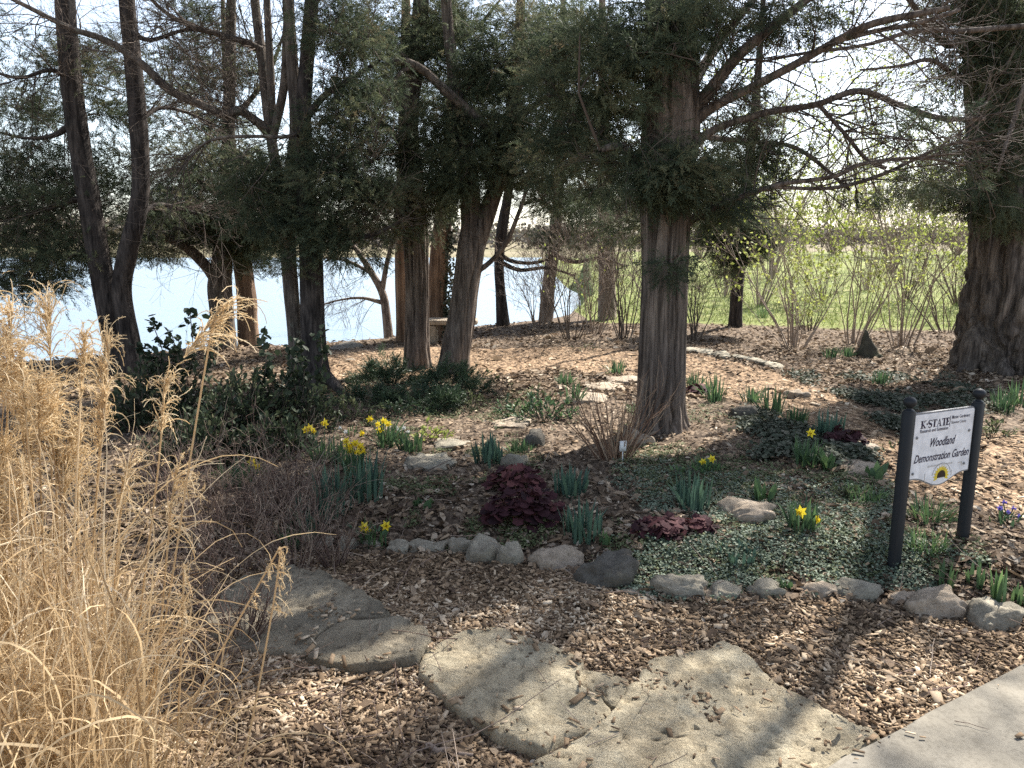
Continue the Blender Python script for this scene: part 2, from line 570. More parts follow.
m, n, out = new_mat('ground')
v = coords(n)
big = noise(n, v, 1.6, 4)
fine = noise(n, v, 55, 4, 0.7)
vor = n.nodes.new('ShaderNodeTexVoronoi')
vor.inputs['Scale'].default_value = 42
n.links.new(coords(n, (1, 0.55, 1)), vor.inputs['Vector'])
sepv = n.nodes.new('ShaderNodeSeparateColor')
n.links.new(vor.outputs['Color'], sepv.inputs[0])
mul = ramp(n, spread([(0.065, 0.043, 0.028), (0.15, 0.098, 0.060), (0.25, 0.17, 0.105), (0.36, 0.26, 0.17)]))
n.links.new(sepv.outputs[0], mul.inputs[0])
soil = ramp(n, spread([(0.045, 0.033, 0.024), (0.085, 0.062, 0.044), (0.14, 0.105, 0.075), (0.23, 0.175, 0.125)]))
n.links.new(sepv.outputs[1], soil.inputs[0])
lawnc = ramp(n, [(0.3, (0.11, 0.13, 0.04)), (0.5, (0.16, 0.185, 0.06)), (0.7, (0.23, 0.22, 0.10))])
n.links.new(big, lawnc.inputs[0])
farc = ramp(n, [(0.35, (0.155, 0.14, 0.08)), (0.65, (0.22, 0.185, 0.125))])
n.links.new(noise(n, v, 0.03, 4), farc.inputs[0])
at = n.nodes.new('ShaderNodeAttribute')
at.attribute_name = 'zone'
sp = n.nodes.new('ShaderNodeSeparateColor')
n.links.new(at.outputs['Color'], sp.inputs[0])
c = mixc(n, soil.outputs[0], mul.outputs[0], sp.outputs[0])
c = mixc(n, c, lawnc.outputs[0], sp.outputs[1])
c = mixc(n, c, farc.outputs[0], sp.outputs[2])
fr = ramp(n, [(0.3, (0.7, 0.7, 0.7)), (0.7, (1.2, 1.2, 1.2))])
n.links.new(fine, fr.inputs[0])
c = mixc(n, c, fr.outputs[0], 1.0, 'MULTIPLY')
principled(n, out, c, 0.95, 0.1, bump(n, fine, 0.6, 0.02))
ground = mb.build('ground', m, smooth=True)
ca = ground.data.attributes.new('zone', 'FLOAT_COLOR', 'POINT')
ca.data.foreach_set('color', np.stack([pz, lz, fz, np.ones_like(pz)], -1).astype(np.float32).ravel())
tag(ground, kind='structure')

m, n, out = new_mat('lake_water')
wv = coords(n, (0.55, 1.0, 1))
h = noise(n, wv, 2.2, 5, 0.6)
h2 = noise(n, wv, 0.35, 3, 0.5)
b1 = bump(n, h, 0.6, 0.09)
b2 = n.nodes.new('ShaderNodeBump')
b2.inputs['Strength'].default_value = 0.3
b2.inputs['Distance'].default_value = 0.2
n.links.new(h2, b2.inputs['Height'])
n.links.new(b1, b2.inputs['Normal'])
wp = principled(n, out, (0.13, 0.18, 0.23), 0.22, 0.27, b2.outputs[0])
wp.inputs['IOR'].default_value = 1.33
mb = MB()
lx, ly = axis(-60, 60, 6, (-2500, 2500)), np.arange(4, 190, 6.0)
X, Y = np.meshgrid(lx, ly)
idx = np.arange(X.size).reshape(X.shape)
mb.add(np.stack([X, Y, np.full(X.shape, -1.5)], -1).reshape(-1, 3), np.stack([idx[:-1, :-1], idx[:-1, 1:], idx[1:, 1:], idx[1:, :-1]], -1).reshape(-1, 4))
tag(mb.build('lake', m), kind='structure')

# concrete path in the near corner
ca_, cb_ = G(848, 778)[:2], G(1034, 674)[:2]
d = (cb_ - ca_) / np.linalg.norm(cb_ - ca_)
nrm = np.array([d[1], -d[0]])
p0, p1 = ca_ - d * 2.2, cb_ + d * 3.2
mb = MB()
ztop = 0.055
prof = [(0.0, -0.15), (0.0, ztop - 0.012), (0.012, ztop), (1.6, ztop + 0.005), (1.6, -0.15)]
nseg = 60
ring = []
for i in range(nseg + 1):
    q = p0 + (p1 - p0) * i / nseg
    for (o_, z_) in prof:
        jit = 0.006 * float(vnoise(i * 0.7, 3.0)) if o_ < 0.1 else 0
        ring.append((*(q + nrm * (o_ + jit)), z_))
idx = np.arange(len(ring)).reshape(nseg + 1, len(prof))
mb.add(ring, np.stack([idx[:-1, :-1], idx[1:, :-1], idx[1:, 1:], idx[:-1, 1:]], -1).reshape(-1, 4))
tag(mb.build('concrete_path', M['concrete']), kind='structure')
CONC = np.array([p0, p1, p1 + nrm * 1.6, p0 + nrm * 1.6])

# far shore: bare trees that read as one mass
mb = MB()
nt_ = 5200
fx = rng.uniform(-420, 420, nt_)
fy = rng.uniform(190, 420, nt_) + 60 * (rng.random(nt_) < 0.5)
fh = rng.uniform(2.6, 6.2, nt_) * (1 + 0.35 * vnoise(fx * 0.02, 1.0)) + 3.5 * (fx < -60)
base = np.stack([fx, fy, terrain(fx, fy)], -1)
k = 34
cx = rng.normal(0, 0.30, (nt_, k, 3)) * fh[:, None, None]
cx[..., 2] = np.abs(rng.normal(0.5, 0.25, (nt_, k))) * fh[:, None]
pc = (base[:, None] + cx).reshape(-1, 3)
q = np.array([[-0.5, 0, -0.5], [0.5, 0, -0.4], [0.4, 0, 0.5], [-0.4, 0, 0.45]])
mb.inst(q, np.array([[0, 1, 2, 3]]), pc, rand_rot(len(pc), rng.normal(size=(len(pc), 3))), rng.uniform(0.35, 1.1, len(pc)), np.repeat(rng.random(nt_), k) * 0.75 + rng.random(len(pc)) * 0.25)
tag(mb.build('far_treeline', M['far_tree']), 'bare grey-brown woods along the far shore of the lake', 'woods', kind='stuff')

# ------------------------------------------------------------------ loose cover: chips, leaves, small ground cover

def scatter_px(nn, x0, x1, y0, y1):
    px, py = rng.uniform(x0, x1, nn), rng.uniform(y0, y1, nn)
    return px, py, G(px, py)

def flat_rot(nn, tilt):
    a = rng.uniform(0, 2 * math.pi, nn)
    ax = np.stack([np.cos(a), np.sin(a), rng.normal(0, tilt, nn)], -1)
    return up_rot(ax, tilt)

chipV = np.array([[-.5, -.5, 0], [.5, -.38, 0], [.5, .42, 0], [-.46, .5, 0], [-.48, -.46, 1], [.46, -.36, .8], [.5, .36, 1], [-.45, .5, .9]])
chipF = np.array([[4, 5, 6, 7], [0, 1, 5, 4], [1, 2, 6, 5], [2, 3, 7, 6], [3, 0, 4, 7]])
leafV = np.array([[-.5, 0, 0.0], [-.15, -.3, .10], [.3, -.22, .12], [.5, 0, .02], [.3, .22, .12], [-.15, .3, .10], [0.05, 0, -.02]])
leafF = np.array([[0, 1, 6, 5], [1, 2, 3, 6], [6, 3, 4, 5]])
ovalV = np.array([[-.5, 0, 0], [0, -.34, .06], [.5, 0, -.04], [0, .34, .06]])
ovalF = np.array([[0, 1, 2, 3]])

def on_hard(p):
    h = inpoly(p[:, 0], p[:, 1], CONC)
    return h

def ground_cover():
    # wood chips: the two mulch paths
    mb = MB()
    for (nn, y0, y1, grow) in ((135000, 545, 850, 0.62), (26000, 342, 545, 1.35)):
        px, py, p = scatter_px(nn, -260, 1290, y0, y1)
        pa, lw, _ = zones(p[:, 0], p[:, 1])
        keep = (rng.random(nn) < np.maximum(pa, 0.10 * (1 - lw))) & ~on_hard(p)
        p = p[keep]
        kk = len(p)
        L = rng.gamma(2.4, 0.0108, kk) * grow + 0.006
        W = L * rng.uniform(0.2, 0.5, kk)
        p[:, 2] += rng.uniform(-0.002, 0.016, kk)
        for q_, zt_, cen_ in SLABS:       # chips and crumbs spilled over the slabs' rims
            ins = inpoly(p[:, 0], p[:, 1], q_)
            rim = np.min(np.linalg.norm(p[ins][:, None, :2] - q_[None, ::4], axis=2), axis=1) if ins.any() else np.zeros(0)
            up_ = rng.random(int(ins.sum())) < 0.005 + 0.28 * np.exp(-rim / 0.013) + 0.10 * (vnoise(p[ins][:, 0] * 6, p[ins][:, 1] * 6, 3) > 0.6)
            zz = p[ins][:, 2]
            zz[up_] = zt_ + 0.004 + rng.uniform(0, 0.006, int(up_.sum()))
            zz[~up_] -= 0.05
            p[ins, 2] = zz
        t = np.clip(rng.beta(1.6, 1.7, kk) + 0.22 * fbm(p[:, 0] * 1.9, p[:, 1] * 1.9, 0.0, 3) - 0.04, 0, 1)
        mb.inst(chipV, chipF, p, flat_rot(kk, 0.28), np.stack([L, W, rng.uniform(0.002, 0.006, kk)], -1), t, np.array([0, -.1, -.1, -.1, -.1]))
    k_ = 110      # chips kicked onto the concrete's rim
    s_ = rng.random(k_)
    q2 = p0 + (p1 - p0) * s_[:, None] + nrm * rng.exponential(0.05, k_)[:, None]
    q3 = np.concatenate([q2, np.full((k_, 1), 0.063)], 1)
    L = rng.gamma(2.4, 0.006, k_) + 0.004
    mb.inst(chipV, chipF, q3, flat_rot(k_, 0.1), np.stack([L, L * rng.uniform(0.2, 0.5, k_), rng.uniform(0.002, 0.004, k_)], -1), rng.random(k_), np.array([0, -.1, -.1, -.1, -.1]))
    tag(mb.build('wood_chips', M['chip']), 'loose brown wood chips covering the garden paths', 'mulch', kind='stuff')
    mb = MB()
    for (nn, y0, y1, grow) in ((64000, 400, 850, 0.8), (40000, 322, 400, 1.3)):
        px, py, p = scatter_px(nn, -260, 1290, y0, y1)
        pa, lw, _ = zones(p[:, 0], p[:, 1])
        keep = (rng.random(nn) < np.where(pa > 0.5, 0.10, 1.0) * (1 - 0.93 * lw)) & ~on_hard(p) & (p[:, 1] < crest(p[:, 0]) + 2.0)
        p = p[keep]
        kk = len(p)
        p[:, 2] += rng.uniform(0.0, 0.022, kk)
        L = rng.gamma(6, 0.0072, kk) * grow + 0.008
        mb.inst(leafV, leafF, p, flat_rot(kk, 0.35), np.stack([L, L * rng.uniform(0.5, 1.1, kk), L * rng.uniform(0.4, 1.4, kk)], -1),
                np.clip(rng.beta(1.7, 1.9, kk) + 0.12 * vnoise(p[:, 0] * 1.3, p[:, 1] * 1.3, 7), 0, 1), rng.uniform(-.08, .08, 3))
    tag(mb.build('fallen_leaves', M['litter']), 'dry brown leaf litter between the plants', 'leaf litter', kind='stuff')

def twig_debris():
    mb = MB()
    px, py, p = scatter_px(3600, -200, 1250, 345, 850)
    pa, lw, _ = zones(p[:, 0], p[:, 1])
    p = p[(lw < 0.2) & ~on_hard(p) & (p[:, 1] < crest(p[:, 0]) + 0.5) & (rng.random(len(p)) < np.where(px < 420, 1.0, 0.4))]
    k = len(p)
    a = rng.uniform(0, 2 * math.pi, k)
    d = np.stack([np.cos(a), np.sin(a), rng.normal(0.1, 0.12, k)], -1)
    p[:, 2] += 0.012
    P, Rd = grow(p, d, rng.gamma(3, 0.05, k), rng.uniform(0.0012, 0.003, k), 6, 0.12, 0, 0.0008)
    P[..., 2] = np.maximum(P[..., 2], terrain(P[..., 0], P[..., 1]) + 0.01)
    mb.tubes(P, Rd, 4, rng.random(k))
    tag(mb.build('twig_debris', M['drystem']), 'fine broken twigs littering the mulch and bed', 'twigs', kind='stuff')

def cover(name, label, cat, mat, boxes, size, mask, hgt, per=7, tmpl=(ovalV, ovalF), dens=0.5):
    mb = MB()
    for (x0, x1, y0, y1, nn) in boxes:
        px, py, p = scatter_px(nn, x0, x1, y0, y1)
        pa, lw, _ = zones(p[:, 0], p[:, 1])
        f = vnoise(p[:, 0] * mask + 5, p[:, 1] * mask, 2.0) + 0.75 * vnoise(p[:, 0] * mask * 4, p[:, 1] * mask * 4, 8.0)
        e = np.minimum(np.minimum((px - x0) / (0.18 * (x1 - x0)), (x1 - px) / (0.18 * (x1 - x0))), np.minimum((py - y0) / (0.2 * (y1 - y0)), (y1 - py) / (0.2 * (y1 - y0))))
        keep = (f + np.clip(e, 0, 1) - 1 > 0.35 - dens) & (pa < 0.5)
        p = p[keep]
        kk = len(p)
        off = rng.normal(0, size * 1.1, (kk, per, 3))
        off[..., 2] = np.abs(rng.normal(hgt, hgt * 0.5, (kk, per)))
        q = (p[:, None] + off).reshape(-1, 3)
        t = np.clip(np.repeat(rng.beta(2, 2, kk), per) * 0.6 + rng.random(kk * per) * 0.4, 0, 1)
        mb.inst(*tmpl, q, flat_rot(kk * per, 0.4), rng.uniform(0.6, 1.3, kk * per) * size, t)
    tag(mb.build(name, mat), label, cat, kind='stuff')

# ------------------------------------------------------------------ branching
def branch(P, Rd, m, lr, ang, k=4, wig=0.08, up=0.0, t0=0.25, rr=0.5, rmin=0.0012):
    """children of n polylines (n,k0,3): m each"""
    n, k0 = P.shape[:2]
    t = rng.uniform(t0, 1.0, (n, m)) * (k0 - 1)
    t[:, 0] = k0 - 1.001
    i = np.minimum(t.astype(int), k0 - 2)
    f = (t - i)[..., None]
    r_ = np.arange(n)[:, None]
    a, b = P[r_, i], P[r_, i + 1]
    st = a + (b - a) * f
    d = (b - a) / (np.linalg.norm(b - a, axis=2, keepdims=True) + 1e-9)
    L = np.linalg.norm(np.diff(P, axis=1), axis=2).sum(1)
    ln = L[:, None] * rng.uniform(*lr, (n, m))
    q = rng.normal(size=(n, m, 3))
    q -= (q * d).sum(2, keepdims=True) * d
    q /= np.linalg.norm(q, axis=2, keepdims=True) + 1e-9
    a_ = rng.uniform(*ang, (n, m))[..., None]
    nd = d * np.cos(a_) + q * np.sin(a_)
    nd[..., 2] += up
    nd /= np.linalg.norm(nd, axis=2, keepdims=True)
    nd, st, ln = nd.reshape(-1, 3), st.reshape(-1, 3), ln.reshape(-1)
    r0 = (Rd[r_, i] * rr).reshape(-1)
    return grow(st, nd, ln, r0, k, wig, up * 0.5, rmin)

def grow(st, d, ln, r0, k=4, wig=0.08, up=0.0, rmin=0.0012, taper=0.45):
    n = len(st)
    P = np.zeros((n, k, 3))
    P[:, 0] = st
    cur = d.copy()
    for j in range(1, k):
        cur = cur + rng.normal(0, wig, (n, 3)) + np.array([0, 0, up])
        cur /= np.linalg.norm(cur, axis=1, keepdims=True)
        P[:, j] = P[:, j - 1] + cur * (ln / (k - 1))[:, None]
    Rd = np.maximum(r0[:, None] * np.linspace(1, taper, k)[None], rmin)
    return P, Rd

# juniper spray templates: a feathery branchlet of thin leaf strips, length 1 along +X
def spray_template(seed, fine=True):
    g = np.random.default_rng(seed)
    V, F = [], []
    def strip(a, b, w):
        a, b = np.array(a), np.array(b)
        d = b - a
        s = np.cross(d, g.normal(size=3))
        s = s / (np.linalg.norm(s) + 1e-9) * w
        m = a + d * 0.45
        i = len(V)
        V.extend([a, m - s, b, m + s])
        F.append([i, i + 1, i + 2, i + 3])
    strip((0, 0, 0), (0.55, 0.02, 0.02), 0.02)
    strip((0.45, 0, 0), (1.0, 0.03, -0.08), 0.03)
    nb = 14 if fine else 9
    for j in range(nb):
        x = 0.12 + 0.8 * j / nb
        sd = 1 if j % 2 else -1
        ln = (0.34 * (1 - 0.55 * x)) * g.uniform(0.75, 1.2)
        a = np.array([x, 0.01 * sd, -0.06 * x * x])
        d = np.array([g.uniform(0.5, 0.9), sd * g.uniform(0.5, 0.9), g.uniform(-0.45, 0.45)])
        d /= np.linalg.norm(d)
        b = a + d * ln
        strip(a, b, 0.021 if fine else 0.034)
        if fine:
            for q in range(2):
                c = a + d * ln * g.uniform(0.25, 0.8)
                e = d + g.normal(0, 0.55, 3)
                e /= np.linalg.norm(e)
                strip(c, c + e * ln * g.uniform(0.3, 0.55), 0.019)
    return np.array(V), np.array(F)

SPRAYS = [spray_template(s) for s in range(5)]
SPRAYS_COARSE = [spray_template(s + 20, False) for s in range(4)]

def add_sprays(mb, pos, axis_, size, tint, tmpl=SPRAYS):
    ch = rng.integers(0, len(tmpl), len(pos))
    for i, (TV, TF) in enumerate(tmpl):
        s = ch == i
        g = np.random.default_rng(i)
        mb.inst(TV, TF, pos[s], rand_rot(int(s.sum()), axis_[s]), size[s], tint[s], g.uniform(-0.12, 0.16, len(TF)))

# ------------------------------------------------------------------ trees
def spline(C, k):
    """smooth curve through control points, k samples (Catmull-Rom), any number of columns"""
    C = np.asarray(C, float)
    n = len(C)
    E = np.concatenate([[2 * C[0] - C[1]], C, [2 * C[-1] - C[-2]]])
    s = np.linspace(0, n - 1, k)
    i = np.minimum(s.astype(int), n - 2)
    t = (s - i)[:, None]
    a, b, c, d = E[i], E[i + 1], E[i + 2], E[i + 3]
    return 0.5 * (2 * b + (c - a) * t + (2 * a - 5 * b + 4 * c - d) * t ** 2 + (3 * b - a - 3 * c + d) * t ** 3)

class Tree:
    def __init__(s, name, base_px, label, bark, y=None, crown='juniper', group='trees of the lakeside garden', cat='tree'):
        b = G(*base_px) if y is None else D(*base_px, y)
        s.y = b[1]
        s.base = np.array([b[0], b[1], float(terrain(b[0], b[1]))])
        s.o = thing(name, s.base, label, cat, group)
        s.bark = bark
        s.crown = M[crown]
        s.nodes = []          # sample points along wood for twigs to start from
        s.trunk, s.cr, s.tw = MB(), MB(), MB()
        s.twigs = []

    def pts(s, ctl):
        """control rows (px, py, width in px[, depth offset]) -> points and radii"""
        a = np.array([(c + (0,))[:4] for c in ctl], float)
        y = s.y + a[:, 3]
        P = D(a[:, 0], a[:, 1], y)
        r = a[:, 2] / 2 * np.hypot(P[:, 1], P[:, 2] - CAMZ) / FPX
        return np.concatenate([P, r[:, None]], 1)

    def wood(s, ctl, sides=18, step=0.07, flute=0.0, nf=7, mb=None, sink=0.0, rough=0.06, tint=0.5, groove=0):
        C = s.pts(ctl)
        if sink:
            C[0, 2] = min(C[0, 2], float(terrain(C[0, 0], C[0, 1]))) - sink
        L = np.linalg.norm(np.diff(C[:, :3], axis=0), axis=1).sum()
        k = int(np.clip(L / step, 6, 140))
        S = spline(C, k)
        S[:, 3] = np.maximum(S[:, 3], 0.003)
        sd = rng.uniform(0, 50)
        def ridge(P, a):
            z = np.linspace(0, L, k)[None, :, None]
            A = a[None, None, :]
            tw = 0.35 * vnoise(z * 0.7, sd)
            c_, s_ = np.cos(A + tw), np.sin(A + tw)
            q = rough * fbm(c_ * 2.5 + sd, s_ * 2.5, z * 1.4, 3)
            if flute:
                q = q + flute * (np.abs(np.sin((A + tw) * nf / 2 + 1.2 * vnoise(c_ * 1.5 + sd, s_ * 1.5, z * 0.5))) - 0.6) + flute * 0.5 * vnoise(c_ * 7, s_ * 7 + sd, z * 0.8)
            if groove:
                g_ = 0
                gr = np.random.default_rng(int(sd * 100))
                for j in range(groove):
                    a0 = 2 * math.pi * (j + gr.uniform(-0.3, 0.3)) / groove
                    wv_ = a0 + 0.22 * vnoise(z * 1.3, j * 7.0 + sd) + 0.10 * vnoise(z * 4, j * 3.0 + sd)
                    dd_ = np.abs((A - wv_ + math.pi) % (2 * math.pi) - math.pi)
                    dep = np.clip(0.65 + 0.6 * vnoise(z * 1.1, j * 11.0, sd), 0, 1.1)
                    g_ = np.maximum(g_, dep * np.exp(-(dd_ / gr.uniform(0.05, 0.12)) ** 2))
                q = q - 0.26 * g_
            return 1 + q
        (mb or s.trunk).tubes(S[None, :, :3], S[None, :, 3], sides, tint, 0, ridge)
        s.nodes.append(S[:: max(1, k // 30)])
        return S

    def limb(s, ctl, sides=9, **kw):
        mb = MB()
        S = s.wood(ctl, sides, mb=mb, **kw)
        mb.build('limb', s.bark, s.o, smooth=True)
        return S

    def net(s, S, m=10, L=(0.3, 0.8), ang=(0.5, 1.2), up=0.0, levels=2, r0=0.006, mm=4, t0=0.1, rmin=0.0014, wig=0.14):
        """a net of fine bare twigs grown from a limb"""
        k = len(S)
        i = rng.integers(int(k * t0), k - 1, m)
        d = S[i + 1, :3] - S[i, :3]
        d /= np.linalg.norm(d, axis=1, keepdims=True)
        q = rng.normal(size=(m, 3))
        q -= (q * d).sum(1, keepdims=True) * d
        q /= np.linalg.norm(q, axis=1, keepdims=True)
        a = rng.uniform(*ang, m)[:, None]
        nd = d * np.cos(a) + q * np.sin(a)
        nd[:, 2] += up
        nd /= np.linalg.norm(nd, axis=1, keepdims=True)
        P, Rd = grow(S[i, :3], nd, rng.uniform(*L, m), np.minimum(S[i, 3] * 0.6, r0), 6, wig, up * 0.3, rmin)
        s.tw.tubes(P, Rd, 4, rng.uniform(0.1, 0.6, m))
        s.nodes.append(np.concatenate([P.reshape(-1, 3), Rd.reshape(-1, 1)], 1)[::2])
        out = [P]
        for _ in range(levels):
            P, Rd = branch(P, Rd, mm, (0.3, 0.75), (0.4, 1.0), 5, wig, up, 0.15, 0.6, rmin)
            s.tw.tubes(P, Rd, 3, rng.uniform(0.1, 0.7, len(P)))
            out.append(P)
        return out

    def cloud(s, px, py, rx, ry, dy=0.0, depth=0.5, sub=12, per=40, size=(0.13, 0.26), sig=0.12, droop=-0.25, tint=0.5, tmpl=None, link=True):
        """foliage: sub-clumps of sprays inside an ellipsoid, each on its own twig"""
        per = int(per * max(1.0, (s.y / 8.5) ** 1.6))
        size = (size[0] * 0.62, size[1] * 0.62)
        sig = sig * 0.8
        sub = max(2, int(sub * 1.25))
        y = s.y + dy
        sc = y / FPX
        c = D(px, py, y)
        u = rng.normal(size=(sub, 3))
        u /= np.linalg.norm(u, axis=1, keepdims=True)
        u *= rng.random((sub, 1)) ** 0.45
        cen = c + u * np.array([rx * sc, depth, ry * sc])
        s.foliage(cen, per, size, sig, droop, tint, tmpl, link)

    def foliage(s, cen, per=26, size=(0.13, 0.26), sig=0.15, droop=-0.25, tint=0.5, tmpl=None, link=True):
        sub = len(cen)
        N = np.concatenate(s.nodes)
        if link:
            dd = np.linalg.norm(cen[:, None] - N[None, :, :3], axis=2) + 0.5 * np.maximum(0, N[None, :, 2] - cen[:, None, 2] - 0.2)
            st = N[dd.argmin(1)]
            mid = (st[:, :3] + cen) / 2 + rng.normal(0, 0.05, (sub, 3)) + np.array([0, 0, 0.06])
            P = np.stack([st[:, :3], st[:, :3] * 0.45 + mid * 0.55 , mid, mid * 0.45 + cen * 0.55 + np.array([0, 0, 0.015]), cen], 1)
            ln = np.linalg.norm(cen - st[:, :3], axis=1)
            r0 = np.clip(0.006 + 0.008 * ln, 0.004, 0.02)
            r0 = np.minimum(r0, np.maximum(st[:, 3] * 0.8, 0.004))
            s.tw.tubes(P, r0[:, None] * np.linspace(1, 0.4, 5), 4, rng.uniform(0.1, 0.6, sub))
            s.nodes.append(np.concatenate([P[:, 2:].reshape(-1, 3), np.repeat(r0 * 0.5, 3)[:, None]], 1))
            axd = cen - st[:, :3]
        else:
            axd = rng.normal(size=(sub, 3))
        axd /= np.linalg.norm(axd, axis=1, keepdims=True) + 1e-9
        k = rng.poisson(per, sub).clip(4, None)
        ci = np.repeat(np.arange(sub), k)
        nn = len(ci)
        stretch = rng.uniform(0.6, 1.5, (sub, 3)) * np.array([1, 1, 0.45])
        off = rng.normal(0, sig, (nn, 3)) * stretch[ci]
        pos = cen[ci] + off
        ax = off / (np.linalg.norm(off, axis=1, keepdims=True) + 1e-6) + 0.55 * axd[ci] + rng.normal(0, 0.35, (nn, 3)) + np.array([0, 0, droop])
        t = np.clip(tint + rng.normal(0, 0.20, sub)[ci] + rng.normal(0, 0.10, nn) - 0.08, 0, 0.86) + 0.3 * (rng.random(nn) < 0.025)
        add_sprays(s.cr, pos, ax, rng.uniform(*size, nn), t, tmpl or SPRAYS)

    def done(s, crown_name='crown'):
        s.trunk.build('trunk', s.bark, s.o, smooth=True)
        if s.tw.v:
            s.tw.build('twigs', M['twig'], s.o)
        if s.cr.v:
            s.cr.build(crown_name, s.crown, s.o)

    def top(s, n, zr, rad, lit=None, per=34, size=(0.16, 0.3), sig=0.26, cx=0.0, cy=0.0):
        """the crown above the picture: clumps on side branches around the upper stem"""
        N = np.concatenate(s.nodes)
        t = N[N[:, 2] > 2.5]
        z = rng.uniform(*zr, n)
        f = np.clip((z - zr[0]) / (zr[1] - zr[0]), 0, 1)
        a = rng.uniform(0, 2 * math.pi, n)
        r = rad * np.sqrt(rng.random(n)) * (1 - 0.75 * f)
        c = np.stack([s.base[0] + cx + r * np.cos(a), s.base[1] + cy + r * np.sin(a), z], -1)
        # keep clear of the frame's upper edge region that the picture shows
        vis = (c[:, 2] < CAMZ + 0.30 * c[:, 1] + 0.7)
        c = c[~vis]
        if lit is not None:
            # where the sunbeam through this clump meets the ground
            g = c[:, :2] - SUNV[None, :2] * ((c[:, 2] - 0.1) / SUNV[2])[:, None]
            c = c[rng.random(len(c)) > lit(g[:, 0], g[:, 1])]
        s.foliage(c, per, size, sig, -0.15, 0.5, SPRAYS_COARSE)

def sunlit(x, y):
    """share of canopy left out over ground that lies in the sun in the photograph"""
    v = 0.0 * x
    def blob(px, py, rx, ry, s):
        c = G(px, py)
        return s * np.exp(-(((x - c[0]) / rx) ** 2 + ((y - c[1]) / ry) ** 2))
    v = np.maximum(v, 0.995 * (1 - sstep(0.9, 1.7, np.hypot((x + 1.8) / 1.35, (y - 1.2) / 1.35))))
    v = np.maximum(v, blob(720, 680, 0.8, 0.5, 0.65))
    v = np.maximum(v, blob(900, 640, 0.7, 0.6, 0.85))
    v = np.maximum(v, blob(1000, 740, 0.6, 0.5, 0.1))
    v = np.maximum(v, blob(620, 610, 0.8, 0.35, 0.6))
    v = np.maximum(v, blob(520, 680, 0.6, 0.4, 0.55))
    v = np.maximum(v, blob(640, 355, 3.2, 1.3, 0.9))
    v = np.maximum(v, blob(430, 355, 2.0, 1.3, 0.85))
    v = np.maximum(v, blob(800, 410, 1.6, 0.9, 0.85))
    v = np.maximum(v, blob(1000, 480, 0.9, 0.9, 0.8))
    v = np.maximum(v, blob(760, 440, 1.0, 0.7, 0.6))
    v = np.maximum(v, blob(880, 350, 2.5, 1.2, 0.7))
    return v

BC, BD, BG_, BW, BB, BP = M['bark_cedar'], M['bark_dark'], M['bark_grey'], M['bark_lit_warm'], M['bark_big'], M['bark_pale']

# --- the big fluted cedar in the middle of the bed
t = Tree('cedar_tree', (662, 428), 'broad cedar with deeply fluted bare trunk behind the clump of red-brown stems', BC)
t.wood([(662, 434, 74), (661, 418, 53), (662, 380, 48), (664, 300, 46), (665, 230, 47), (667, 170, 51), (671, 120, 54), (671, 60, 46), (668, 0, 40), (664, -120, 30), (660, -320, 18), (658, -560, 8)],
       110, 0.04, 0.05, 8, sink=0.12, rough=0.05, groove=15)
l1 = t.limb([(684, 122, 16.3), (712, 88, 12.6, -0.1), (738, 56, 10.4, -0.2), (772, 27, 8.9, -0.3), (812, -5, 7.4, -0.4), (860, -50, 4.4, -0.5)])
l2 = t.limb([(686, 130, 14.8), (708, 110, 9.6, -0.1), (750, 88, 8.1, -0.2), (796, 64, 7.4, -0.3), (836, 41, 6.7, -0.4), (872, 24, 6.7, -0.5), (917, 14, 5.9, -0.6), (950, 8, 4.4, -0.7)])
l2b = t.limb([(836, 41, 5.2, -0.4), (880, 30, 4.4, -0.5), (915, 24, 4.4, -0.6), (960, 10, 3.0, -0.6)])
l3 = t.limb([(688, 150, 13.3), (714, 130, 7.4), (765, 113, 6.7, 0.1), (815, 105, 5.9, 0.1), (859, 91, 5.9, 0.1), (900, 105, 5.2, 0.2), (940, 118, 5.2, 0.2), (985, 119, 3.7, 0.2)])
l3b = t.limb([(820, 106, 4.4, 0.1), (834, 122, 3.7, 0.1), (846, 135, 3.7), (866, 159, 3.7), (886, 168, 3.0)])
l4 = t.limb([(684, 226, 10.4), (704, 212, 7.4), (740, 197, 5.2, -0.1), (782, 184, 4.4, -0.2), (832, 177, 4.4, -0.2), (866, 163, 3.7, -0.2), (920, 158, 3.0, -0.2), (965, 165, 2.2, -0.2)])
l5 = t.limb([(770, 187, 3.7, -0.2), (832, 188, 3.7, -0.1), (883, 174, 3.7), (944, 146, 3.0, 0.1), (985, 140, 2.2, 0.1)])
l6 = t.limb([(655, 168, 14), (634, 158, 10, -.15), (619, 146, 9, -.3), (600, 150, 5, -.4)])
l7 = t.limb([(656, 120, 16), (625, 112, 8, .2), (590, 100, 6, .4), (545, 95, 4, .5)])
l8 = t.limb([(690, 90, 14), (706, 62, 9, .5), (735, 22, 7, .9), (770, -20, 5, 1.2)])
l9 = t.limb([(700, 136, 6), (730, 140, 5, .1), (760, 142, 4, .2), (800, 150, 4, .2), (850, 190, 3, .2)])
for S, m_ in ((l1, 14), (l2, 24), (l2b, 10), (l3, 30), (l3b, 14), (l4, 24), (l5, 20), (l8, 12), (l9, 12)):
    t.net(S, m_, (0.3, 0.85), (0.5, 1.25), 0.02, 2, 0.007, 4)
t.net(l6, 8, (0.2, 0.5))
t.net(l7, 14, (0.3, 0.7))
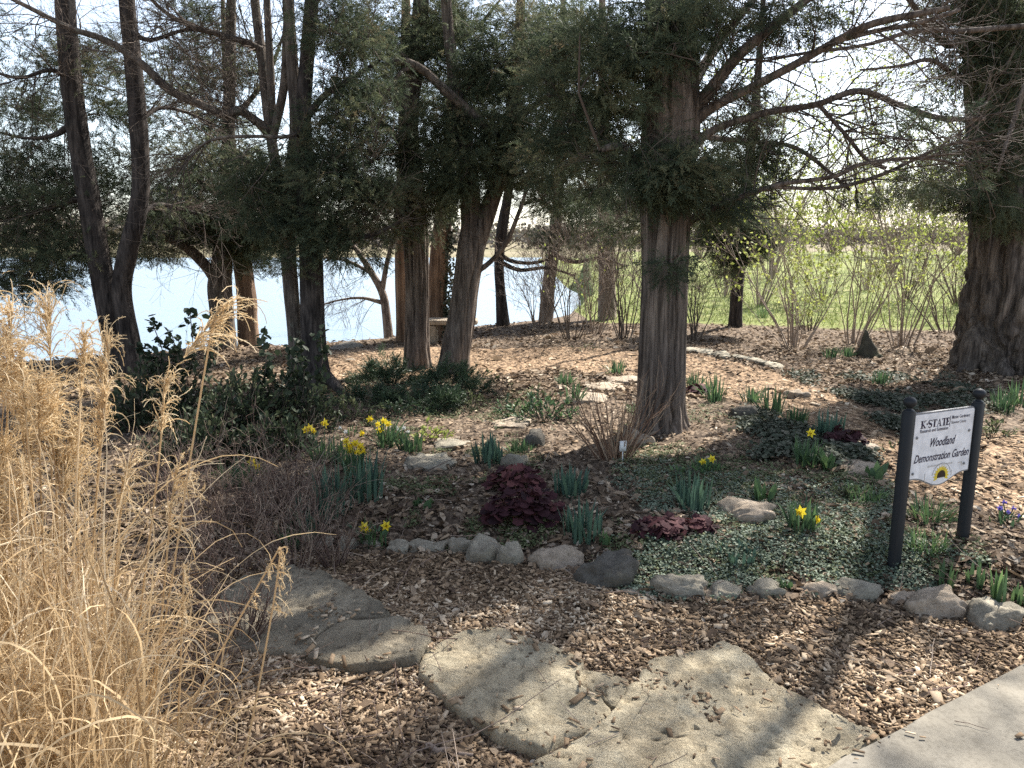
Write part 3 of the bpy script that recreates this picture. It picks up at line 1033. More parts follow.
for c in [(600, 55, 65, 50, 0, .8, 34), (608, 125, 50, 42, 0, .7, 24), (640, 150, 22, 24, -.3, .3, 6), (668, 172, 34, 12, -.42, .22, 14), (662, 190, 34, 9, -.4, .2, 10), (655, 40, 60, 45, -.2, .6, 30), (700, 22, 40, 30, -.2, .6, 14),
          (694, 165, 16, 30, -.3, .25, 10), (715, 205, 24, 18, 0, .4, 10), (745, 165, 25, 25, .2, .4, 8), (560, 60, 40, 55, .5, .6, 20), (750, 20, 40, 18, 0, .5, 8), (815, 20, 40, 16, -.3, .4, 6),
          (560, 150, 40, 28, .4, .5, 14), (600, 190, 30, 14, .3, .4, 4), (640, 225, 20, 20, .2, .3, 5), (664, 268, 22, 10, -.35, .12, 3), (915, 122, 36, 14, 0, .4, 4), (930, 175, 30, 14, 0, .4, 4), (780, 160, 36, 24, 0, .4, 3), (880, 190, 36, 12, 0, .3, 3), (725, 110, 30, 30, .2, .4, 8)]:
    t.cloud(*c[:6], sub=c[6])
t.top(85, (3.2, 9.5), 3.4, sunlit)
t.done()

# --- the giant trunk by the sign
t = Tree('cottonwood_tree', (992, 366), 'massive furrowed tree trunk flaring at its base above the ivy beyond the sign', BB, crown='juniper')
t.wood([(1004, 374, 118), (1005, 358, 100), (1006, 335, 90), (1008, 300, 84), (1012, 250, 78), (1012, 200, 75), (1008, 130, 73), (1005, 60, 69), (1000, 0, 65), (995, -150, 52), (990, -380, 30), (985, -620, 12)], 120, 0.06, 0.03, 15, sink=0.2, rough=0.05, groove=34)
for (pa, sz) in (((966, 370), 16), ((1050, 376), 20)):
    t.limb([(1004, 315, 40), ((pa[0] * 1.2 + 1004 * .8) / 2, 346, 40, -.1), (pa[0], pa[1], sz, -.2), (pa[0] + (pa[0] - 1004) * .35, pa[1] + 7, 8, -.3)], 16, rough=0.1, flute=0.06, nf=9)
a1 = t.limb([(1046, 24, 5, -2.6), (1000, 28, 5, -2.6), (958, 31, 4.5, -2.7), (915, 31, 4, -2.8), (865, 45, 3.5, -2.9), (806, 53, 3, -3), (760, 62, 2, -3)])
a2 = t.limb([(1046, 60, 5, -2.4), (1026, 85, 5, -2.5), (1014, 120, 4.5, -2.5), (1004, 150, 3, -2.6), (998, 172, 2, -2.6)])
a3 = t.limb([(980, 20, 14), (950, 45, 7, -.4), (925, 20, 5, -.7), (895, -20, 4, -.9)])
a4 = t.limb([(985, 90, 9), (955, 75, 5, -.5), (930, 60, 4, -.8), (900, 66, 3, -1), (860, 70, 2, -1)])
t.net(a1, 12, (0.1, 0.3), r0=0.004, levels=1)
t.net(a2, 10, (0.1, 0.35), r0=0.004, levels=1)
t.net(a3, 14, (0.3, 0.8))
t.net(a4, 18, (0.3, 0.9))
for c in [(1000, 30, 36, 45, -.75, .3, 24), (1004, 95, 34, 40, -.7, .25, 16), (1000, 150, 28, 35, -.7, .22, 16), (985, 205, 20, 22, -.7, .25, 10), (1012, 220, 20, 20, -.6, .15, 6), (945, 22, 40, 22, -.5, .5, 14), (950, 70, 22, 20, -.4, .4, 6), (962, 150, 20, 16, -.5, .4, 7), (940, 195, 24, 14, -.4, .5, 7), (1000, 0, 60, 20, -.6, .5, 10)]:
    t.cloud(*c[:6], sub=int(c[6] * 1.5), per=34, size=(0.14, 0.28), sig=0.15)
for ctl in ([(985, -140, 24), (900, -210, 16, -1), (780, -300, 11, -2.4), (640, -380, 7, -3.6), (520, -400, 4, -4.4)], [(990, -230, 22), (930, -330, 15, -.8), (860, -470, 10, -2.0), (760, -640, 6, -3.2)],
            [(998, -90, 20), (1080, -180, 14, -1.2), (1120, -300, 10, -2.6), (1100, -420, 6, -3.8)], [(992, -300, 18), (1050, -480, 12, -1), (1060, -680, 7, -2)], [(988, -180, 18), (860, -240, 12, .4), (720, -330, 7, .8), (600, -360, 4, 1)]):
    S = t.limb(ctl, 10)
    t.net(S, 34, (0.6, 1.8), (0.4, 1.1), 0.0, 2, 0.014, 5, rmin=0.003)
t.top(60, (5.0, 12.5), 4.6, sunlit, sig=0.4, size=(0.2, 0.4))
t.done()

# --- the dark pair in front of the lake
t = Tree('dark_trunk_tree', (122, 372), 'straight dark trunk leaning away from its S-bent neighbour before the lake', BD)
t.wood([(124, 376, 30), (113, 330, 23), (99, 260, 21), (87, 190, 20), (76, 120, 19), (69, 60, 18), (65, 0, 17), (58, -130, 13), (50, -330, 7)], 20, 0.07, 0.04, 11, sink=0.3)
b = t.limb([(76, 120, 8), (55, 135, 5, .3), (25, 138, 3, .5), (-10, 130, 2, .6)])
b2 = t.limb([(88, 195, 7), (60, 205, 5, .2), (25, 215, 3, .4), (-20, 222, 2, .4)])
b3 = t.limb([(72, 80, 7), (50, 70, 4, -.2), (20, 78, 3, -.3), (-12, 70, 2, -.3)])
b4 = t.limb([(98, 250, 7), (70, 255, 4, .3), (40, 262, 3, .3), (0, 285, 2, .3)])
for S in (b, b2, b3, b4):
    t.net(S, 24, (0.3, 1.0), levels=2)
for c in [(28, 118, 44, 34, 1.0, .7, 16), (18, 175, 40, 30, .5, .7, 18), (60, 200, 45, 26, .3, .6, 14), (30, 240, 50, 22, .4, .6, 18), (112, 112, 26, 26, .8, .5, 8), (20, 275, 40, 16, .3, .5, 10), (75, 255, 30, 16, .2, .5, 8), (-20, 200, 40, 60, .3, .7, 16), (110, 170, 26, 30, .8, .5, 6), (50, 60, 40, 25, .5, .6, 8), (20, 280, 50, 22, .5, .6, 10), (100, 80, 30, 30, .6, .5, 7), (85, 160, 34, 30, .8, .6, 9), (40, 165, 40, 40, .8, .6, 9), (110, 235, 22, 26, .7, .5, 6), (15, 215, 40, 20, .4, .5, 8)]:
    t.cloud(*c[:6], sub=c[6], size=(0.15, 0.32), sig=0.19)
t.top(70, (5.2, 10), 2.6, sunlit)
t.done()

t = Tree('dark_trunk_tree', (135, 374), 'dark S-bent trunk curving up beside the straight dark one before the lake', BD)
t.wood([(137, 378, 29), (128, 335, 20), (122, 290, 18), (127, 255, 18), (137, 215, 17), (141, 180, 16), (138, 120, 16), (132, 50, 15), (127, 0, 14), (120, -140, 10), (116, -330, 5)], 20, 0.07, 0.04, 9, sink=0.3)
b = t.limb([(137, 215, 7), (160, 205, 5, .3), (190, 212, 4, .5), (225, 220, 2, .7)])
b2 = t.limb([(138, 120, 7), (160, 108, 4, .3), (185, 112, 3, .5), (215, 125, 2, .7)])
b3 = t.limb([(128, 30, 6), (150, 40, 4, -.2), (185, 30, 3, -.3), (215, 34, 2, -.3)])
for S in (b, b2, b3):
    t.net(S, 24, (0.3, 1.0), levels=2)
for c in [(172, 150, 36, 40, 1, .6, 8), (160, 205, 30, 20, .6, .5, 8), (165, 85, 36, 26, .8, .5, 6), (100, 60, 30, 30, .6, .5, 5)]:
    t.cloud(*c[:6], sub=c[6], size=(0.15, 0.32), sig=0.18)
t.top(40, (5.2, 9.5), 2.2, sunlit)
t.done()

# --- the forked one at the water and its warm neighbour
t = Tree('forked_tree', (222, 353), 'grey-brown tree forking low with one bough reaching out over the lake', BG_, y=11.4)
t.wood([(224, 357, 30), (222, 320, 23), (220, 290, 24), (222, 262, 20), (225, 220, 15), (228, 150, 12), (230, 60, 10), (232, -40, 7), (234, -200, 4)], 18, 0.07, 0.04, 9, sink=0.3)
b = t.limb([(218, 282, 13), (206, 266, 11, -.1), (190, 250, 11, -.2), (172, 240, 8, -.3), (150, 238, 5, -.4), (125, 226, 3, -.4)])
b2 = t.limb([(226, 200, 9), (205, 185, 6, .2), (180, 170, 4, .3), (150, 172, 2, .3)])
b3 = t.limb([(229, 120, 8), (250, 100, 5, .2), (270, 70, 4, .3), (285, 30, 2, .3)])
for S in (b, b2, b3):
    t.net(S, 16, (0.3, 1.0), levels=2)
for c in [(190, 180, 36, 40, .2, .6, 16), (215, 112, 30, 38, .3, .6, 12), (166, 215, 30, 20, .1, .5, 8), (215, 215, 38, 22, -.3, .5, 18), (245, 170, 26, 36, -.2, .5, 14), (200, 60, 36, 30, .2, .5, 6), (245, 225, 22, 22, -.3, .3, 10), (190, 236, 34, 14, .1, .5, 8), (240, 60, 30, 34, .2, .5, 10), (205, 20, 34, 26, .2, .5, 8), (160, 250, 24, 12, .1, .4, 5)]:
    t.cloud(*c[:6], sub=c[6], size=(0.16, 0.34), sig=0.2)
t.top(50, (5.5, 10), 2.4, sunlit)
t.done()

t = Tree('cedar_tree', (250, 350), 'slim red-brown trunk lit warm beside the forked tree at the water', BW, y=11.8)
t.wood([(251, 356, 25), (248, 325, 20), (247, 300, 19), (242, 260, 17), (236, 210, 13), (231, 140, 8), (225, 60, 5), (222, -20, 3), (221, -60, 2)], 20, 0.07, 0.10, 7, sink=0.3)
b = t.limb([(240, 240, 8), (262, 225, 5, .1), (285, 228, 3, .2), (310, 235, 2, .2)])
t.net(b, 12, (0.3, 0.7))
for c in [(250, 245, 26, 28, -.2, .4, 14), (265, 205, 28, 26, 0, .5, 12), (215, 160, 24, 24, .3, .4, 6)]:
    t.cloud(*c[:6], sub=c[6], size=(0.16, 0.34), sig=0.2)
t.done()

# --- the twin trunks
t = Tree('juniper_tree', (297, 388), 'thin grey lichen-spotted trunk, slighter of the twin trunks behind the daffodils', BG_)
t.wood([(298, 392, 21), (296, 345, 15), (291, 290, 15), (288, 240, 15), (290, 190, 14), (296, 125, 12), (292, 60, 11), (288, 0, 10), (285, -100, 7), (284, -240, 4)], 18, 0.06, 0.05, 7, sink=0.15)
st = [t.limb(c) for c in ([(288, 205, 11), (277, 170, 10, .2), (270, 130, 10, .3), (262, 60, 9, .4), (255, 0, 8, .5), (250, -90, 5, .6)],
                          [(271, 138, 9, .3), (271, 90, 8, .3), (269, 45, 7, .3), (267, 0, 6, .3), (266, -70, 4, .3)],
                          [(272, 140, 9, .3), (284, 85, 8, .2), (287, 20, 7, .1), (292, -50, 4, 0)])]
lb = t.limb([(270, 135, 10, .3), (261, 125, 9, .2), (250, 117, 8, .1), (238, 110, 8, 0), (225, 115, 8, -.1), (205, 106, 8, -.2), (170, 90, 8, -.3), (140, 62, 7, -.4), (105, 40, 6, -.4), (70, 28, 5, -.4), (30, 8, 4, -.4), (-10, -12, 3, -.4)])
ub = t.limb([(262, 50, 7, .4), (245, 42, 6, .3), (215, 33, 5, .2), (190, 26, 4, .1), (165, 12, 3.5, 0), (140, -12, 3, -.1)])
rb = t.limb([(289, 215, 7), (300, 142, 4, -.4), (280, 137, 3.5, -.7), (220, 138, 3, -.9), (195, 152, 2, -.9), (175, 176, 1.5, -.9)])
for S, m_ in ((lb, 46), (ub, 26), (rb, 16)):
    t.net(S, int(m_ * 1.6), (0.25, 0.95), (0.4, 1.2), 0.0, 2, 0.006, 4)
for S in st:
    t.net(S, 10, (0.3, 0.8), t0=0.4)
for c in [(283, 215, 36, 24, -.3, .4, 18), (262, 178, 36, 26, -.1, .5, 16), (300, 240, 24, 16, -.3, .3, 6), (305, 165, 26, 26, 0, .4, 8)]:
    t.cloud(*c[:6], sub=c[6], size=(0.14, 0.28), sig=0.16)
t.top(34, (4.3, 8.5), 2.0, sunlit)
t.done()

t = Tree('juniper_tree', (316, 392), 'thicker dark trunk with a flared root, stouter of the twin trunks', BD)
t.wood([(318, 398, 42), (316, 375, 29), (314, 345, 25), (312, 300, 23), (311, 250, 22), (306, 190, 18), (303, 125, 15), (307, 60, 13), (312, 0, 12), (318, -110, 9), (322, -260, 5)], 22, 0.06, 0.05, 9, sink=0.15)
t.limb([(322, 372, 14, -.1), (334, 384, 11, -.2), (346, 396, 8, -.3), (362, 402, 4, -.3)])
b = t.limb([(309, 215, 10), (330, 190, 6, -.1), (352, 170, 5, -.2), (375, 160, 3, -.3)])
b2 = t.limb([(304, 120, 8), (325, 95, 6, -.1), (350, 80, 5, -.2), (380, 60, 3, -.2)])
b3 = t.limb([(311, 255, 7), (340, 240, 5, -.2), (370, 236, 4, -.3), (400, 222, 3, -.4)])
for S in (b, b2, b3):
    t.net(S, 14, (0.3, 0.8))
for c in [(332, 180, 40, 40, -.1, .6, 30), (340, 222, 40, 16, -.2, .5, 14), (352, 115, 38, 36, -.1, .6, 20), (345, 50, 36, 40, 0, .6, 16), (375, 190, 26, 26, -.2, .4, 12), (318, 235, 20, 14, -.3, .2, 6), (352, 245, 36, 14, -.2, .4, 8), (290, 262, 16, 10, -.3, .3, 3), (330, 140, 30, 30, -.2, .4, 10), (340, 20, 34, 30, -.1, .5, 12), (365, 85, 30, 34, 0, .5, 10)]:
    t.cloud(*c[:6], sub=c[6], size=(0.13, 0.27), sig=0.16)
t.top(45, (4.3, 9), 2.4, sunlit)
t.done()

# --- pale thin tree on the bank
t = Tree('bank_tree', (389, 338), 'thin pale bare tree leaning out over the bank', BP, y=13.6)
t.wood([(390, 342, 11), (386, 312, 9), (382, 292, 8), (371, 272, 7), (358, 252, 5), (345, 236, 3), (335, 222, 2)], 10, 0.08, sink=0.3)
b = t.limb([(382, 292, 6), (386, 268, 5), (391, 248, 4), (400, 226, 3), (405, 205, 2)])
b2 = t.limb([(384, 303, 5), (362, 298, 3), (340, 300, 2), (318, 306, 1.5)])
b3 = t.limb([(372, 274, 4), (350, 262, 3, .2), (325, 258, 2, .3), (305, 262, 1.5, .3)])
for S in (b, b2, b3):
    t.net(S, 12, (0.3, 1.0), r0=0.005)
t.done()

# --- the group around the bench
t = Tree('cedar_tree', (405, 347), 'straight trunk lit warm orange, hidden partly by the fluted grey cedar near the bench', BW, y=12.6)
t.wood([(405, 352, 19), (404, 320, 16), (403, 240, 16), (404, 180, 14), (405, 100, 11), (406, 0, 8), (406, -140, 4)], 18, 0.08, 0.08, 7, sink=0.3)
for c in [(395, 90, 34, 40, 0, .5, 12), (415, 30, 34, 30, .2, .5, 8)]:
    t.cloud(*c[:6], sub=c[6], size=(0.16, 0.34), sig=0.2)
t.done()

t = Tree('cedar_tree', (418, 368), 'grey twin-ribbed cedar trunk between the warm trunk and the leaning one', BC)
t.wood([(418, 372, 33), (417, 350, 26), (417, 320, 24), (417, 280, 23), (415, 230, 24), (412, 180, 22), (409, 120, 17), (416, 60, 15), (421, 0, 14), (424, -110, 10), (426, -260, 5)], 64, 0.05, 0.05, 5, sink=0.12, groove=9)
b = t.limb([(414, 200, 9), (395, 196, 6, -.2), (370, 198, 5, -.3), (345, 210, 3, -.4)])
b2 = t.limb([(412, 160, 9), (390, 130, 6, .2), (365, 110, 4, .3), (345, 100, 2, .3)])
b3 = t.limb([(416, 60, 8), (445, 50, 5, .1), (475, 30, 4, .2), (500, 0, 2, .2)])
b4 = t.limb([(415, 232, 6), (400, 226, 4, -.3), (375, 232, 3.5, -.5), (345, 248, 3, -.6), (325, 262, 2, -.6)])
for S in (b, b2, b3, b4):
    t.net(S, 12, (0.3, 0.8))
for c in [(380, 150, 36, 36, -.1, .6, 20), (395, 196, 40, 20, -.2, .5, 18), (430, 150, 30, 36, -.2, .4, 14), (425, 205, 30, 16, -.3, .3, 12), (400, 90, 26, 34, .2, .5, 8), (440, 40, 34, 30, .2, .5, 10), (370, 30, 30, 30, .3, .5, 9), (405, 40, 36, 44, -.3, .4, 14), (450, 100, 30, 30, 0, .5, 8), (470, 30, 30, 30, .2, .5, 12), (438, 8, 34, 20, .1, .5, 10), (395, 228, 26, 10, -.4, .3, 6)]:
    t.cloud(*c[:6], sub=c[6], size=(0.14, 0.29), sig=0.17)
t.top(40, (4.6, 9), 2.3, sunlit)
t.done()

t = Tree('cedar_tree', (437, 345), 'trunk lit warm orange and wrapped in ivy directly behind the bench', BW, y=13.2)
t.wood([(437, 350, 24), (437, 325, 21), (437, 300, 20), (440, 250, 19), (446, 200, 16), (450, 140, 12), (452, 50, 8), (453, -100, 4)], 18, 0.08, 0.08, 7, sink=0.3)
mb = MB()
S = spline(t.pts([(444, 335, 10, -.1), (448, 300, 12, -.12), (449, 260, 12, -.12), (452, 225, 10, -.12), (454, 200, 8, -.1)]), 60)
ii = rng.integers(0, 60, 900)
p = S[ii, :3] + rng.normal(0, 0.055, (900, 3))
mb.inst(ovalV, ovalF, p, rand_rot(900, rng.normal(size=(900, 3))), rng.uniform(0.05, 0.09, 900), rng.random(900))
mb.build('ivy', M['ivy'], t.o)
for c in [(450, 170, 26, 34, .2, .4, 10), (470, 100, 30, 40, .2, .5, 12)]:
    t.cloud(*c[:6], sub=c[6], size=(0.16, 0.34), sig=0.2)
t.done()

t = Tree('cedar_tree', (453, 372), 'leaning forked cedar trunk with a snapped dead branch near the bench', BC)
t.wood([(452, 378, 38), (455, 355, 30), (460, 325, 28), (466, 285, 27), (471, 250, 28), (472, 225, 22), (470, 195, 20), (466, 155, 17), (460, 115, 14), (452, 60, 11), (446, 0, 9), (440, -120, 5)], 64, 0.05, 0.05, 7, sink=0.12, groove=9)
t.limb([(469, 262, 21), (477, 240, 20), (487, 213, 18), (497, 185, 15), (506, 150, 12), (513, 90, 9), (519, 20, 7), (524, -80, 4)], 20, flute=0.10, nf=5)
dead = t.limb([(506, 142, 12), (494, 134, 11, -.1), (480, 121, 11, -.2), (462, 105, 10, -.3), (445, 90, 9, -.4), (430, 76, 8, -.4), (416, 66, 8, -.5), (400, 61, 7, -.5), (384, 66, 3, -.5)])
d2 = t.limb([(416, 66, 5, -.5), (404, 70, 4, -.5), (393, 82, 3, -.6), (384, 100, 2, -.6)])
tw_ = t.limb([(476, 272, 7), (490, 262, 5, -.1), (506, 243, 5, -.2), (518, 215, 4, -.3), (526, 190, 3, -.3), (530, 165, 2, -.3)])
t.net(dead, 22, (0.1, 0.4), r0=0.005, levels=1)
t.net(tw_, 10, (0.2, 0.5))
b = t.limb([(508, 130, 8), (535, 105, 6, .1), (570, 95, 4, .2), (600, 110, 3, .2)])
b2 = t.limb([(500, 175, 7), (530, 160, 5, -.1), (560, 165, 4, -.2), (590, 185, 2, -.2)])
b3 = t.limb([(517, 60, 7), (545, 40, 5, .1), (580, 30, 4, .2), (610, 40, 2, .2)])
for S in (b, b2, b3):
    t.net(S, 14, (0.3, 0.9))
for c in [(480, 155, 40, 36, -.2, .5, 26), (470, 70, 40, 46, .1, .6, 22), (520, 65, 46, 55, 0, .7, 34), (512, 150, 42, 36, -.1, .6, 24), (560, 110, 46, 50, .1, .7, 28), (550, 40, 46, 40, .2, .6, 24), (450, 185, 30, 20, -.3, .4, 14), (540, 174, 36, 16, -.2, .4, 7), (575, 205, 30, 16, -.1, .4, 8), (440, 120, 26, 30, -.2, .4, 10), (600, 160, 36, 26, .3, .5, 12)]:
    t.cloud(*c[:6], sub=c[6], size=(0.14, 0.29), sig=0.17)
t.top(60, (4.6, 10), 3.0, sunlit)
t.done()

# --- thin trunks along the shore behind the path
t = Tree('shore_tree', (504, 323), 'slender dark trunk rising from the bank against open water', BD, y=14.6)
t.wood([(505, 328, 18), (501, 300, 11), (499, 265, 10), (502, 230, 11), (508, 195, 9), (514, 150, 7), (520, 80, 5), (524, 0, 3)], 12, 0.1, sink=0.4)
b = t.limb([(500, 255, 5), (515, 262, 4), (540, 262, 3), (562, 250, 2)])
b2 = t.limb([(500, 262, 5), (520, 270, 4), (548, 268, 3), (575, 276, 2)])
for S in (b, b2):
    t.net(S, 12, (0.3, 1.0), r0=0.005)
t.cloud(520, 130, 30, 40, sub=10, size=(0.16, 0.34), sig=0.2)
t.done()

t = Tree('shore_tree', (545, 322), 'tan trunk rising from a tangle of brush on the bank', BP, y=15.2)
t.wood([(544, 328, 17), (548, 290, 13), (553, 250, 13), (557, 210, 11), (560, 150, 9), (562, 60, 6), (563, -40, 3)], 14, 0.1, sink=0.4)
b = t.limb([(552, 255, 5), (575, 262, 4), (600, 258, 3), (625, 266, 2)])
b2 = t.limb([(556, 215, 5), (540, 200, 4), (520, 205, 3)])
for S in (b, b2):
    t.net(S, 14, (0.4, 1.1), r0=0.006)
for c in [(560, 190, 36, 26, -.3, .5, 12), (548, 240, 10, 10, -.4, .2, 3), (580, 225, 26, 14, -.3, .3, 6)]:
    t.cloud(*c[:6], sub=c[6], size=(0.16, 0.34), sig=0.2)
t.done()

t = Tree('shore_tree', (608, 322), 'wide tan trunk half hidden by bare shrubs beside the lawn', BP, y=16.0)
t.wood([(608, 328, 22), (607, 290, 17), (606, 240, 16), (605, 180, 14), (603, 100, 10), (602, 0, 6)], 14, 0.1, sink=0.4)
b = t.limb([(606, 240, 6), (630, 228, 4), (655, 236, 3)])
t.net(b, 14, (0.4, 1.1))
for c in [(605, 210, 36, 22, -.3, .5, 12), (585, 240, 16, 12, -.4, .3, 3), (635, 215, 24, 16, -.3, .4, 6)]:
    t.cloud(*c[:6], sub=c[6], size=(0.16, 0.34), sig=0.2)
t.done()

t = Tree('lawn_tree', (735, 327), 'small dark-barked evergreen with drooping sprays at the edge of the lawn', BD, y=14.2)
t.wood([(735, 332, 20), (736, 310, 13), (738, 270, 13), (742, 225, 12), (748, 170, 10), (755, 110, 8), (762, 20, 5), (766, -60, 3)], 14, 0.1, sink=0.4)
b = t.limb([(742, 225, 6), (728, 212, 4, -.5), (716, 225, 3, -1), (708, 250, 2, -1.2)])
b2 = t.limb([(744, 210, 6), (760, 215, 4, -.5), (778, 232, 3, -.8)])
for S in (b, b2):
    t.net(S, 10, (0.3, 0.8))
for c in [(742, 240, 18, 24, -1, .5, 14), (716, 235, 14, 22, -1, .4, 8), (762, 230, 16, 10, -.8, .4, 6), (735, 205, 22, 14, -1, .5, 8), (727, 262, 8, 10, -1, .3, 3), (738, 170, 20, 20, 0, .5, 6), (758, 120, 22, 30, 0, .5, 6)]:
    t.cloud(*c[:6], sub=c[6], per=34, size=(0.2, 0.36), sig=0.16)
t.done()

# ------------------------------------------------------------------ rocks and slabs
def ico(sub):
    import bmesh
    bm = bmesh.new()
    bmesh.ops.create_icosphere(bm, subdivisions=sub, radius=1)
    v = np.array([p.co[:] for p in bm.verts])
    f = np.array([[q.index for q in p.verts] for p in bm.faces])
    bm.free()
    return v, f
ICO4, ICO5 = ico(4), ico(5)

def rock(name, px, py, wpx, hpx, label, mat, cat='stone', group=None, deep=0.7, flat_=0.0, rot=None, cuts=8, point=0.0, sink=0.34):
    """a weathered stone whose foot is at (px, py), wpx wide and hpx high in the photograph"""
    g = G(px, py)
    sc = math.hypot(g[1], CAMZ) / FPX
    W, H = wpx * sc / 2 * 1.08, hpx * sc * 0.84
    v, f = ICO5 if wpx > 40 else ICO4
    v = np.sign(v) * np.abs(v) ** (1.0 if point else 0.62)
    v = v / np.linalg.norm(v, axis=1).max() * 1.05
    for _ in range(cuts):
        d = rng.normal(size=3)
        d /= np.linalg.norm(d)
        lim = rng.uniform(0.55, 0.9)
        q = v @ d - lim
        v = v - np.clip(q, 0, None)[:, None] * d * 0.92
    if flat_:
        q_ = G(px, py - hpx)
        deep = np.linalg.norm(q_ - g) / 2 / W
        H = min(H, 0.045)
        v[:, 2] = np.where(v[:, 2] > flat_, flat_ + (v[:, 2] - flat_) * 0.18, v[:, 2])
    elif not point:
        v[:, 2] = np.where(v[:, 2] > 0.45, 0.45 + (v[:, 2] - 0.45) * 0.45, v[:, 2])
    if point:
        k = np.clip(v[:, 2], 0, None)
        v[:, :2] *= (1 - point * k)[:, None]
        v[:, 2] += 0.4 * k * k
    s = rng.uniform(0, 90)
    nn = 0.20 * fbm(v[:, 0] * 1.6 + s, v[:, 1] * 1.6, v[:, 2] * 1.6, 3) + 0.06 * fbm(v[:, 0] * 5 + s, v[:, 1] * 5, v[:, 2] * 5, 5)
    v = v * (1 + nn)[:, None]
    v -= np.array([(v[:, 0].max() + v[:, 0].min()) / 2, (v[:, 1].max() + v[:, 1].min()) / 2, 0])
    v[:, 0] *= W / np.abs(v[:, 0]).max()
    v[:, 1] *= W * deep / np.abs(v[:, 1]).max()
    zt = v[:, 2].max()
    v[:, 2] *= H / (zt * (1 - sink))
    v[:, 2] -= H * sink / (1 - sink)
    a = rng.uniform(-0.25, 0.25) if rot is None else rot
    c_, s_ = math.cos(a), math.sin(a)
    v = np.stack([v[:, 0] * c_ - v[:, 1] * s_, v[:, 0] * s_ + v[:, 1] * c_, v[:, 2]], 1)
    base = g + np.array([0, W * deep * 0.8, 0])
    base[2] = min(g[2], float(terrain(base[0], base[1])))
    mb = MB()
    mb.add(v + base, f)
    o = mb.build(name, mat, base=base, smooth=True)
    return tag(o, label, cat, group)

RK, RP, RD, RM = M['rock'], M['rock_pink'], M['rock_dark'], M['rock_moss']
BG = 'stones edging the garden bed'
for a in [
    (298, 549, 26, 12, 'small grey edging stone half buried under the dry stems', RK), (322, 549, 18, 9, 'little pale grey edging stone next to the dry stems', RK),
    (349, 550, 24, 13, 'rounded light grey edging stone just before the lone pair of daffodils', RK), (371, 551, 18, 8, 'low grey edging stone touching the lone pair of daffodils', RK),
    (397, 555, 20, 11, 'small white flat edging stone beside the long thin one', RK), (427, 554, 43, 10, 'long thin pale flat edging stone', RK),
    (461, 552, 27, 16, 'grey round-topped edging stone between the long thin one and the biggest lump', RK), (485, 563, 44, 25, 'big lumpy grey edging stone in front of the burgundy leaves', RK),
    (510, 567, 30, 23, 'pale knobbly edging stone beside the pinkish one', RK), (556, 573, 56, 23, 'pinkish crumbling edging stone, broad and low', RP),
    (606, 590, 68, 31, 'dark smooth wedge-shaped edging stone, darkest of the edging', RD), (640, 598, 30, 7, 'thin pale sliver of stone lying by the dark wedge', RK),
    (683, 602, 54, 20, 'mossy pale rounded edging stone in the middle of the edging', RK), (728, 603, 37, 16, 'squarish pale edging stone, small, on the mulch line', RK),
    (768, 601, 33, 15, 'round pale edging stone with mulch heaped on it', RK), (823, 601, 36, 13, 'low pink-grey edging stone in front of the silver cover', RP),
    (863, 602, 46, 16, 'light domed edging stone at the foot of the near sign post', RK), (905, 604, 34, 10, 'brown flat edging stone just past the sign post', RP),
    (942, 620, 62, 27, 'broad stepped edging stone before the young green shoots', RP), (1004, 631, 62, 30, 'large pale edging boulder at the end of the row nearest the concrete', RK)]:
    rock('edging_stone', *a[:5], a[5], group=BG, flat_=0.45 if a[3] < 12 else 0.0, deep=0.75)

BS = 'stones inside the garden bed'
for a in [
    (428, 470, 52, 17, 'long flat stepping slab below the yellow daffodils', RK, 0.3), (446, 450, 40, 12, 'flat grey stepping slab above the longer one', RK, 0.3),
    (512, 428, 44, 11, 'flat tan stone amid green leaves', RP, 0.3), (535, 447, 28, 19, 'grey block of stone beside the blue-green leaf clump', RD, 0),
    (516, 468, 30, 17, 'sloping grey-brown stone above the burgundy plants', RK, 0), (590, 403, 40, 9, 'flat stepping stone near the clump of dry stems', RP, 0.3),
    (608, 391, 40, 8, 'flat stepping stone, middle one of the three by the cedar', RP, 0.3), (626, 383, 34, 7, 'flat stepping stone closest to the mulch path by the cedar', RP, 0.3),
    (640, 446, 32, 19, 'pale broken rock leaning against the foot of the fluted cedar', RP, 0), (752, 524, 60, 18, 'smooth pink-grey boulder sunk in silver ground cover', RP, 0),
    (868, 476, 50, 19, 'flat-topped brown-grey boulder close to the sign', RP, 0.4), (745, 418, 28, 15, 'dark stone next to leaf clumps by the cedar', RD, 0),
    (868, 452, 30, 9, 'flat stone on the edge of the sunny mulch path', RP, 0.3), (800, 398, 22, 8, 'small tan stone beside the leaf clumps along the path', RP, 0),
    (340, 350, 34, 7, 'low dark boulder on the crest of the bank', RD, 0.3), (455, 331, 26, 5, 'flat pale stone on the far side of the bench', RP, 0.3)]:
    rock('garden_stone', *a[:5], a[5], group=BS, flat_=a[6], deep=0.8)

PS = 'low stones along the far edge of the mulch path'
for i, (x_, y_, w_, h_) in enumerate([(692, 353, 18, 4), (709, 355, 18, 5), (727, 358, 20, 6), (745, 361, 18, 6), (762, 365, 19, 7), (779, 369, 18, 7)]):
    rock('path_stone', x_, y_, w_, h_, ['smallest low path stone, behind the fluted cedar', 'second low path stone from the fluted cedar', 'third low path stone from the fluted cedar', 'fourth low path stone from the fluted cedar',
                                        'fifth low path stone, one before the end of its row', 'last low path stone of its row, nearest the ivy'][i], RK, group=PS, deep=0.6, flat_=0.4)
rock('standing_stone', 873, 358, 27, 34, 'dark mossy pointed stone standing among the ivy', RM, 'stone', deep=0.8, point=0.52, cuts=9, sink=0.12)

